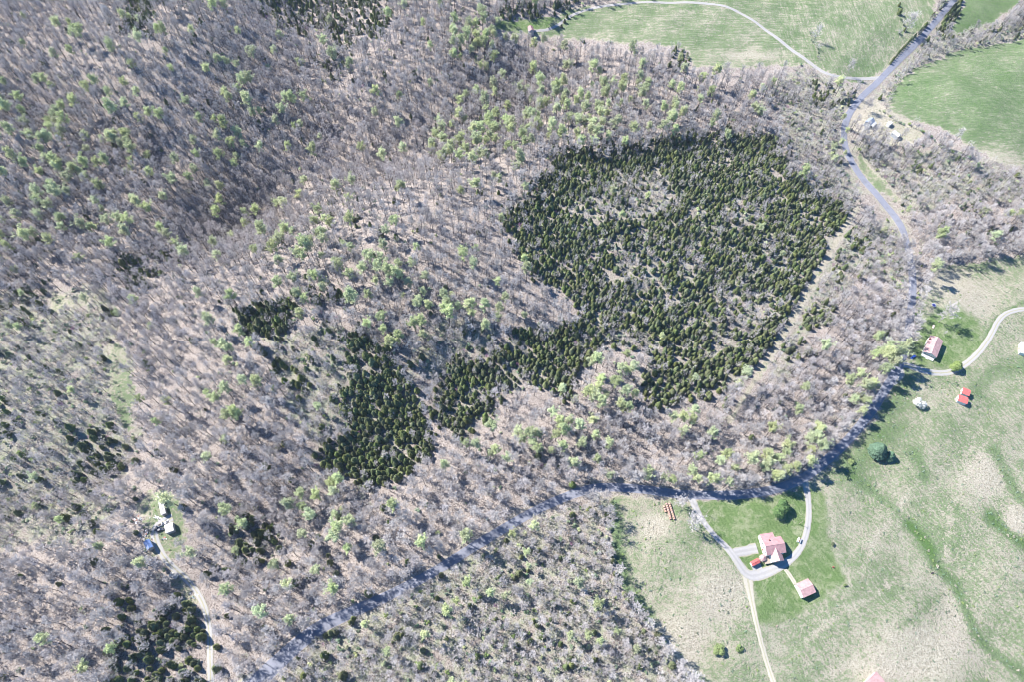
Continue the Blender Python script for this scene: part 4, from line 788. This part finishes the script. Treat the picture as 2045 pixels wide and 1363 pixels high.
gable('garage', k4(1115, 1200), k4(1290, 1120), k4(985, 1018), 3.6, 1.5, WHITE_W, PINKL, 'white garage with pale pink metal roof below the driveway loop', 'garage', doors=[('-x', .1, 3.2, 2.6, TAN), ('+x', .1, 3.2, 2.6, TAN)], wins=[('-y', 2, 1.8, 1.0, .8)], roof2=PINKL)
gable('well_house', (1591.2, 1082.5), (1594.2, 1074.6), (1599, 1084.5), 1.3, .45, WHITE_W, WHR, 'tiny white roofed well house beside the right side of the driveway loop', 'well house', over=.15, doors=[('-x', 0, .7, 1.1, WOODP)], cap=BRICK)
# the pink roofed house on the east side
HB, bx, by = gable('ranch_house', k5(545, 222), k5(460, 455), k5(740, 290), 3.9, 1.9, WHITE_W, PINKL, 'white house with pink metal roof and row of porch windows beside the east driveway', 'house', doors=[('-y', .2, 1.0, 2.1, DOORM)], wins=[('-y', 3, 1.9, .9, 1.2), ('+y', 3, 1.9, .9, 1.2)])
sb = 1
mb = HB.rotation_euler[2]; endx = 1 if (math.cos(mb) * 0 + math.sin(mb) * -1) > 0 else -1            # the end that faces the camera
windows(HB, '+x' if endx > 0 else '-x', bx, by, 5, 2.4, 1.0, 1.3)
pf = box_part('porch', (endx * (bx + .9), 0, .35), (1.8, by * 1.9, .7), WHITE_W, HB); box_part('porch_step', (endx * (bx + 2.1), 0, .15), (.6, 1.8, .3), CONC, pf)
box_part('chimney', (-endx * bx * .55, -by * .98 if True else 0, 3.6), (.9, .7, 4.4), BRICK, HB)
gable('shed', k5(1005, 1050), k5(1110, 1100), k5(1035, 975), 2.8, .8, WHITE_W, REDR, 'upper of the two small red roofed sheds in the east pasture', 'shed', group='pair of red roofed sheds', doors=[('-x', 0, 1.4, 2.0, WOODP)])
gable('shed', k5(950, 1160), k5(1080, 1215), k5(985, 1080), 2.8, .8, WHITE_W, REDR, 'lower of the two small red roofed sheds in the east pasture', 'shed', group='pair of red roofed sheds', doors=[('-x', 0, 1.4, 2.0, WOODP)])
gable('white_shed', k5(1842, 468), k5(1990, 515), k5(1862, 322), 3.0, 1.0, WHITE_W, WHR, 'white shed cut by the right edge below the curving driveway', 'shed', doors=[('-x', 0, 1.6, 2.1, WOODP)])
kb = lambda x, y: (1690 + x / 9.607, 1290 + y / 9.607)
gable('barn', kb(575, 500), kb(850, 830), kb(205, 735), 3.6, 1.3, WHITE_W, PINKL, 'pink roofed barn cut by the bottom edge of the lower field', 'barn', roof2=PINKL, doors=[('-x', 0, 2.4, 2.6, WOODP)])
# the homestead in the wood
def lowbox(name, A, B, C, he, wall, roof, label, cat, rise=.35, **kw): return gable(name, A, B, C, he, rise, wall, roof, label, cat, over=.12, **kw)
lowbox('mobile_home', k6(500, 207), k6(562, 548), k6(582, 178), 3.2, TAN, WHR, 'long white mobile home at the end of the gravel track in the wood', 'mobile home', doors=[('-y', .3, .9, 2.0, DARK), ('+y', .3, .9, 2.0, DARK)], wins=[('+y', 5, 1.8, .9, .8), ('-y', 5, 1.8, .9, .8), ('+x', 1, 1.8, 1.6, .9)])
lowbox('carport', k6(622, 728), k6(770, 672), k6(662, 880), 3.0, GREY_W, WHR, 'square white roofed outbuilding beside the gravel track in the wood', 'outbuilding', rise=.5, doors=[('-y', 0, 2.6, 2.2, DARK)], wins=[('+x', 2, 1.6, .8, .7)])
gable('blue_shed', k6(240, 1045), k6(318, 1192), k6(352, 982), 3.2, 1.5, GREY_W, BLUER, 'shed with a blue metal roof left of the winding gravel track', 'shed', doors=[('-x', 0, 1.6, 2.1, WOODP)], wins=[('+y', 2, 1.6, .7, .7)])
sl = lambda x, y: (320 + x / 19.47, 1130 + y / 19.47)
ctr, ang, L_, Wd, z0, z1 = frame_from(sl(330, 410), sl(620, 565), sl(480, 270), .3)
tm = TM(); boxm(tm, (0, 0, .1), (L_, Wd, .5)); boxm(tm, (L_ * .2, Wd * .52, .35), (L_ * .5, .2, .7)); so_ = thing('concrete_slab', ctr[0], ctr[1], z1, ang, 'pale concrete slab littered with rubble left of the gravel track', 'slab'); part('slab', tm, CONC, so_)
tm = TM()
for _ in range(30):
    q = rr_.uniform(.15, .5); boxm(tm, (rr_.uniform(-.45, .45) * L_, rr_.uniform(-.45, .45) * Wd, .35 + q / 2), (q, q * 1.3, q))
part('rubble', tm, TAN, so_)['kind'] = 'stuff'
# farm buildings at the upper bend
HC, cx_, cy_ = gable('grey_house', k7(655, 585), k7(775, 472), k7(535, 500), 3.2, 1.9, GREY_W, GREYB, 'small grey house with blue-grey roof at the upper bend of the road', 'house', over=.25, doors=[('-x', 0, .9, 2.0, WHITE_W)], wins=[('-x', 2, 1.8, .8, 1.0), ('+x', 2, 1.8, .8, 1.0)])
sgc = -1 if True else 1
def porch(o, hx_, hy_):
    # the porch lies on the side away from C (the camera side)
    tm = TM(); s_ = -1 if math.cos(o.rotation_euler[2]) > 0 else 1
    prism(tm, [(s_ * (hy_ + .3), 3.05), (s_ * (hy_ + 2.7), 2.5), (s_ * (hy_ + 2.7), 2.62), (s_ * (hy_ + .3), 3.17)], -hx_ * .95, hx_ * .95); p_ = part('porch_roof', tm, WHR, o)
    for i in range(4): box_part('post', ((i / 1.5 - 1) * hx_ * .88, s_ * (hy_ + 2.5), 1.2), (.12, .12, 2.5), WHITE_W, p_)
porch(HC, cx_, cy_)
gable('barn', k7(1275, 855), k7(1135, 738), k7(1360, 790), 3.0, .6, GREY_W, WHR, 'long white roofed barn right of the grey house at the upper bend', 'barn', over=.2, doors=[('-x', 0, 2, 2.2, WOODP), ('+x', 0, 2, 2.2, WOODP)], wins=[('-y', 3, 1.6, .8, .7)])
gable('white_shed', k7(1095, 580), k7(1025, 528), k7(1150, 495), 2.4, .6, WHITE_W, WHR, 'smallest white shed between the grey house and the hedge at the upper bend', 'shed', over=.15, doors=[('-x', 0, 1, 1.9, WOODP)])
kd = lambda x, y: (960 + x / 11.36, y / 11.36)
gable('cottage', kd(1215, 745), kd(1180, 590), kd(1095, 760), 3.0, 1.8, GREY_W, PINK, 'small pink roofed cottage half hidden by trees below the green paddock', 'cottage', wins=[('+y', 2, 1.7, .8, .9), ('-x', 1, 1.7, .9, .9)], doors=[('-y', 0, .9, 2.0, WHITE_W)])

# ------------------------------------------------------------------ vehicles and yard things
TYRE = simple('tyre_rubber', (0.03, 0.03, 0.03), .9, .02, 1); RIM = simple('wheel_rim', (0.5, 0.5, 0.5), .4, .02, 1, metal=.8); LAMP = simple('lamp_glass', (0.7, 0.68, 0.6), .2, .02, 1)
def car(a_, b_, label, paint, name='parked_car', cat='car', pickup=False, L_=4.6):
    A_, B_ = at(*a_), at(*b_); o = thing(name, (A_.x + B_.x) / 2, (A_.y + B_.y) / 2, (A_.z + B_.z) / 2, math.atan2(B_.y - A_.y, B_.x - A_.x), label, cat); h = L_ / 2
    def shell(prof, w0, w1, zs, nm, m_, par):
        tm = TM(); n = len(prof); 
        for s_ in (-1, 1): tm.v += [(x, s_ * (w0 + (w1 - w0) * max(0, (z - zs[0]) / (zs[1] - zs[0]))), z) for x, z in prof]
        tm.f += [tuple(range(n)), tuple(range(n, 2 * n))[::-1]] + [(i, (i + 1) % n, n + (i + 1) % n, n + i) for i in range(n)]; return part(nm, tm, m_, par)
    shell([(-h, .35), (-h * .98, .85), (-h * .9, .98), (h * .35, .98), (h * .85, .86), (h, .7), (h, .35)], .9, .84, (.35, .98), 'body', paint, o)
    cab = [(-h * (.05 if pickup else .8), .981), (-h * (.02 if pickup else .62), 1.5), (h * .15, 1.5), (h * .45, .981)]; shell(cab, .80, .64, (.98, 1.5), 'windows', GLASS, o)
    shell([(cab[1][0] + .05, 1.505), (cab[1][0] + .1, 1.54), (cab[2][0] - .1, 1.54), (cab[2][0] - .05, 1.505)], .66, .62, (1.5, 1.55), 'roof', paint, o)
    if pickup: box_part('cargo_bed', (-h * .52, 0, 1.0), (h * .8, 1.5, .06), DARK, o)
    for x_ in (-h * .62, h * .62):
        for s_ in (-1, 1):
            tm = TM(); tm.tube([(x_, s_ * .70, .34), (x_, s_ * .93, .34)], [.34, .34], 14); tm.f.append(tuple(range(14, 28))); w_ = part('wheel', tm, TYRE, o)
            tm = TM(); tm.tube([(x_, s_ * .925, .34), (x_, s_ * .945, .34)], [.2, .2], 10); tm.f.append(tuple(range(10, 20))); part('rim', tm, RIM, w_)
    for s_ in (-1, 1): box_part('headlight', (h * .99, s_ * .62, .66), (.06, .3, .14), LAMP, o)
    return o
BLUEP = simple('blue_car_paint', (0.03, 0.09, 0.42), .3, .02, 1, spec=.5); BLKP = simple('black_car_paint', (0.03, 0.035, 0.06), .3, .02, 1, spec=.5); WHP = simple('white_car_paint', (0.75, 0.75, 0.76), .3, .02, 1, spec=.5)
car(k5(275, 560), k5(345, 510), 'blue car parked on the grass left of the pink roofed house', BLUEP)
car(k6(510, 830), k6(590, 800), 'black car parked left of the square white roofed outbuilding', BLKP)
car(k6(480, 805), k6(500, 755), 'small dark car parked at the edge of the turning gravel', BLKP, L_=4.0)
car(k6(540, 735), k6(635, 690), 'white pickup parked between mobile home and square outbuilding', WHP, 'pickup_truck', 'pickup', True, 5.4)
HAY = simple('hay', (0.50, 0.34, 0.27), 1.0, .2, 3, .15, (0.32, 0.20, 0.16)); HFACE = simple('hay_face', (0.26, 0.17, 0.13), 1.0, .2, 6)
def bale(px, py, dx, dy, lab):
    p = at(px, py); q = at(px + dx, py + dy); a_ = math.atan2(q.y - p.y, q.x - p.x); o = thing('hay_bale', p.x, p.y, p.z, a_, lab, 'hay bale', 'round hay bales lined up beside the road')
    tm = TM(); n = 16; rad = [.70, .80, .82, .80, .70]; tm.tube([(-.58, 0, .8), (-.5, 0, .8), (0, 0, .8), (.5, 0, .8), (.58, 0, .8)], rad, n); tm.f += [tuple(range(n))[::-1], tuple(range(4 * n, 5 * n))]; part('bale', tm, HAY, o)
    for s_ in (-1, 1): 
        tm = TM(); tm.tube([(s_ * .581, 0, .8), (s_ * .60, 0, .8)], [.5, .42], 12); tm.f.append(tuple(range(12, 24))); part('end_face', tm, HFACE, o)
kh = lambda x, y: (1280 + x / 10.225, 980 + y / 10.225)
for nm_, (x0, y0), (x1, y1), n_ in (('left short', (468, 345), (500, 440), 3), ('middle', (520, 290), (600, 588), 8), ('right', (580, 290), (675, 590), 8)):
    for i in range(n_):
        x_ = x0 + (x1 - x0) * i / (n_ - 1); y_ = y0 + (y1 - y0) * i / (n_ - 1); u_, v_ = kh(x_, y_)
        bale(u_, v_, (x1 - x0) / 100, (y1 - y0) / 100, 'hay bale %s of the %s row beside the road' % (['first from the road', 'second from the road', 'third from the road', 'fourth from the road', 'fifth from the road', 'sixth from the road', 'seventh from the road', 'last'][i] if i < n_ - 1 else 'at the field end', nm_))
def pole(px, py, h, label, ang=0.5, group=None):
    p = at(px, py); o = thing('utility_pole', p.x, p.y, p.z, ang, label, 'utility pole', group)
    tm = TM(); tm.tube([(0, 0, -.3), (0, 0, h)], [.17, .11], 8); tm.f.append(tuple(range(8, 16))); part('pole', tm, WOODP, o)
    ca = box_part('crossarm', (0, 0, h - .6), (2.2, .12, .14), WOODP, o)
    for q in (-1, 0, 1): box_part('insulator', (q * .95, 0, h - .42), (.1, .1, .22), LAMP, ca)
    return Vector((p.x, p.y, p.z + h - .35))
P1 = pole(1595.6, 1048, 6.8, 'short utility pole on the lawn inside the driveway loop', 1.0)
P2 = pole(1409.4, 1028.5, 6.8, 'utility pole on the lawn beside the left driveway arm', 1.0)
P3 = pole(*k5(790, 878), 8.5, 'utility pole on the grass below the east driveway', 1.1)
P4 = pole(1816, 262, 10, 'utility pole in the fence row right of the white barn', .6); P5 = pole(1823, 284, 9, 'utility pole in the brush below the white barn', .6)
CP_ = [pole(x_, y_, 9.5, 'utility pole %s' % l_, 1.2, 'poles along the mown corridor') for x_, y_, l_ in ((1368, 1000, 'beside the road at the foot of the mown corridor'), (1470, 832, 'in the lower half of the mown corridor'), (1562, 684, 'in the middle of the mown corridor'), (1636, 556, 'in the upper half of the mown corridor'), (1702, 440, 'at the top of the mown corridor'))]
WIRE = simple('wire', (0.55, 0.55, 0.56), .4, .02, 1, metal=.5)
def wire(a_, b_, label):
    tm = TM(); n = 14; dirv = (b_ - a_); side = Vector((-dirv.y, dirv.x, 0)).normalized()
    for q in (-.95, 0, .95):
        tm.tube([a_.lerp(b_, i / n) + side * q - Vector((0, 0, 4 * 1.4 * (i / n) * (1 - i / n))) for i in range(n + 1)], [.022] * (n + 1), 3)
    tag(link(bpy.data.objects.new('power_line', tm.mesh('power_line', WIRE))), label, 'power line', 'power lines')
for i, l_ in enumerate(('from the road to the lower corridor pole', 'over the lower half of the mown corridor', 'over the middle of the mown corridor', 'over the upper end of the mown corridor')): wire(CP_[i], CP_[i + 1], 'thin overhead wires ' + l_)
wire(CP_[0], P2, 'thin overhead wires crossing the road to the lawn pole')
tp_ = at(1864, 610); o = thing('trampoline', tp_.x, tp_.y, tp_.z, 0, 'round dark blue trampoline on the lawn above the pink roofed house', 'trampoline'); n = 20
tm = TM(); tm.v += [(1.35 * math.cos(i * 2 * math.pi / n), 1.35 * math.sin(i * 2 * math.pi / n), .85) for i in range(n)]; tm.f.append(tuple(range(n))); part('mat', tm, simple('trampoline_mat', (0.03, 0.04, 0.16), .6, .02, 1), o)
tm = TM(); 
for r0_, r1_, z_ in ((1.34, 1.7, .88),):
    b0 = 0; tm.v += [(r * math.cos(i * 2 * math.pi / n), r * math.sin(i * 2 * math.pi / n), z_) for r in (r0_, r1_) for i in range(n)]; tm.f += [(i, (i + 1) % n, n + (i + 1) % n, n + i) for i in range(n)]
part('rim_pad', tm, simple('pad_cover', (0.40, 0.42, 0.55), .6, .02, 1), o)
for i in range(4): box_part('leg', (1.5 * math.cos(i * math.pi / 2 + .4), 1.5 * math.sin(i * math.pi / 2 + .4), .42), (.08, .08, .86), RIM, o)
STONE = simple('pale_stone', (0.66, 0.54, 0.48), .9, .1, 2)
for (x_, y_), l_ in ((k5(600, 80), 'upper'), (k5(592, 105), 'lower')):
    p = at(x_, y_); o = thing('planter', p.x, p.y, p.z, 0, '%s of two pale round stone planters behind the pink roofed house' % l_, 'planter', 'two stone planters')
    tm = TM(); tm.tube([(0, 0, 0), (0, 0, .12), (0, 0, .5), (0, 0, .75), (0, 0, .75)], [.45, .5, .72, .85, .68], 14); part('bowl', tm, STONE, o); tm = TM(); tm.tube([(0, 0, .6), (0, 0, .7)], [.68, .66], 14); tm.f.append(tuple(range(14, 28))); part('soil', tm, BRICK, o)
p = at(1663.3, 1134.5); o = thing('fire_pit', p.x, p.y, p.z, 0, 'small red barrel grill on the mown lawn near its right edge', 'grill'); tm = TM(); tm.tube([(-.5, 0, .9), (.5, 0, .9)], [.35, .35], 12); tm.f += [tuple(range(12))[::-1], tuple(range(12, 24))]; part('barrel', tm, simple('red_paint', (.35, .03, .05), .5, .05, 1), o)
for q in (-.4, .4): box_part('leg', (q, 0, .3), (.06, .4, .6), DARK, o)
o.name = 'barrel_grill'
p = at(1551, 1251.5); o = thing('wooden_crate', p.x, p.y, p.z, .4, 'small reddish crate at the lowest corner of the mown lawn', 'crate'); box_part('box', (0, 0, .35), (1.1, .8, .7), BRICK, o); box_part('lid', (0, 0, .73), (1.2, .9, .06), WOODP, o)
p = at(1861, 1146); o = thing('feeder', p.x, p.y, p.z, .3, 'small dark feeder beside the green ditch in the right hand field', 'feeder'); box_part('trough', (0, 0, .5), (1.8, .8, .4), DARK, o); [box_part('leg', (q, 0, .15), (.1, .7, .3), DARK, o) for q in (-.7, .7)]
def junk(pts, spread, n_, label, seed):
    r = random.Random(seed); p = at(*pts); cols = [simple('junk_%d_%d' % (seed, i), c, .7, .1, 1) for i, c in enumerate([(.7, .7, .7), (.1, .1, .12), (.45, .2, .15), (.3, .35, .4)])]; tm = TM()
    for _ in range(n_):
        x_, y_ = r.gauss(0, spread), r.gauss(0, spread * .6); q = r.uniform(.2, .8); boxm(tm, (x_, y_, float(hgt(p.x + x_, p.y + y_)) - p.z + q * .3), (q * r.uniform(.6, 1.8), q, q * .6))
    me = tm.mesh('scrap', *cols); me.polygons.foreach_set('material_index', np.repeat(np.array([r.choice([0, 0, 1, 2, 3]) for _ in range(n_)], np.int32), 6)); o = link(bpy.data.objects.new('scrap_debris', me)); o.location = p; tag(o, label, 'scrap', None, 'stuff')
junk(k6(110, 640), 2.0, 26, 'scattered scrap in the wood left of the mobile home', 1); junk(k6(515, 590), 1.6, 22, 'scattered belongings at the foot of the mobile home', 2); junk(k6(300, 900), 2.4, 30, 'scrap heap above the blue shed', 3); junk(k6(640, 650), 1.6, 16, 'scattered belongings above the square outbuilding', 4); junk(k6(620, 970), 1.2, 8, 'a few scraps on the homestead lawn', 5); junk((387, 1192), 1.6, 14, 'scrap beside the gravel track below the slab', 6)
# grass tufts and weeds in the open fields
x, y, z = cells(2.6, .5); u, v = pxof(x, y, z)
k = inside(FIELDS['south'], u, v) & ~inside(LAWN[0], u, v) & ~inside(LAWN[1], u, v); gw = np.zeros(u.shape)
for pl_, hw_, a_ in WET: gw = np.maximum(gw, a_ * np.exp(-(segdist(u, v, pl_) / max(hw_, .5)) ** 2))
k2 = np.zeros(u.shape, bool)
for n__ in ('verge', 'yard', 'meadow'): k2 |= inside(FIELDS[n__], u, v)
for pl_ in CLEAR.values():
    kc = inside(pl_, u, v); k2 |= kc; gw = np.where(kc, .5, gw)
k2 |= (segdist(u, v, CORRIDOR) < 15)
pat = .5 + .5 * np.sin(x / 11 + 2 * np.sin(y / 17)) * np.sin(y / 13 + 1.5 * np.sin(x / 23))
P = np.where(k, .10 + .22 * (pat > .6) + .75 * gw, 0) + np.where(k2, .22, 0) * (1 - .7 * inside(FIELDS['meadow'], u, v))
for ln, hw in ALLROADS: P = P * (segdist(x, y, ln[::2] + [ln[-1]]) > hw + .6)
sel = rs.rand(len(x)) < P; n = int(sel.sum()); TUFT = []
for i, m_ in enumerate((BLUEGREEN, YOUNG, simple('dry_grass', (0.40, 0.37, 0.29), 1, .1, 2, .1))):
    T, L = bush(950 + i, .8, .8, 60, .16); TUFT.append(joined(L).mesh('tuft%d' % i, m_))
A = np.stack([x[sel], y[sel], z[sel] + .1, rs.uniform(.4, 1.3, n) * (1 + .5 * gw[sel]), rs.choice([0, 0, 0, 1, 2], n), rs.uniform(0, 6, n), np.zeros(n), np.zeros(n), rs.uniform(.5, .9, n)], -1)
scatter_object('field_weeds', A, TUFT, 'low weeds and grass tufts over the open fields', 'weeds')

# ------------------------------------------------------------------ air
tm = TM(); boxm(tm, (0, 300, 205), (2600, 2200, 520)); HZ = bpy.data.materials.new('haze_air'); HZ.use_nodes = True; t = HZ.node_tree; t.nodes.clear()
ou = t.nodes.new('ShaderNodeOutputMaterial'); pv = t.nodes.new('ShaderNodeVolumePrincipled'); pv.inputs['Color'].default_value = (0.72, 0.80, 1.0, 1); pv.inputs['Density'].default_value = 0.000035; pv.inputs['Anisotropy'].default_value = 0.0
t.links.new(pv.outputs[0], ou.inputs['Volume']); hz = link(bpy.data.objects.new('haze', tm.mesh('haze', HZ))); hz['kind'] = 'stuff'; print('GROUND MIN', float(GH[(np.abs(MY - 300) < 1100) & (np.abs(MX) < 1300)].min()))
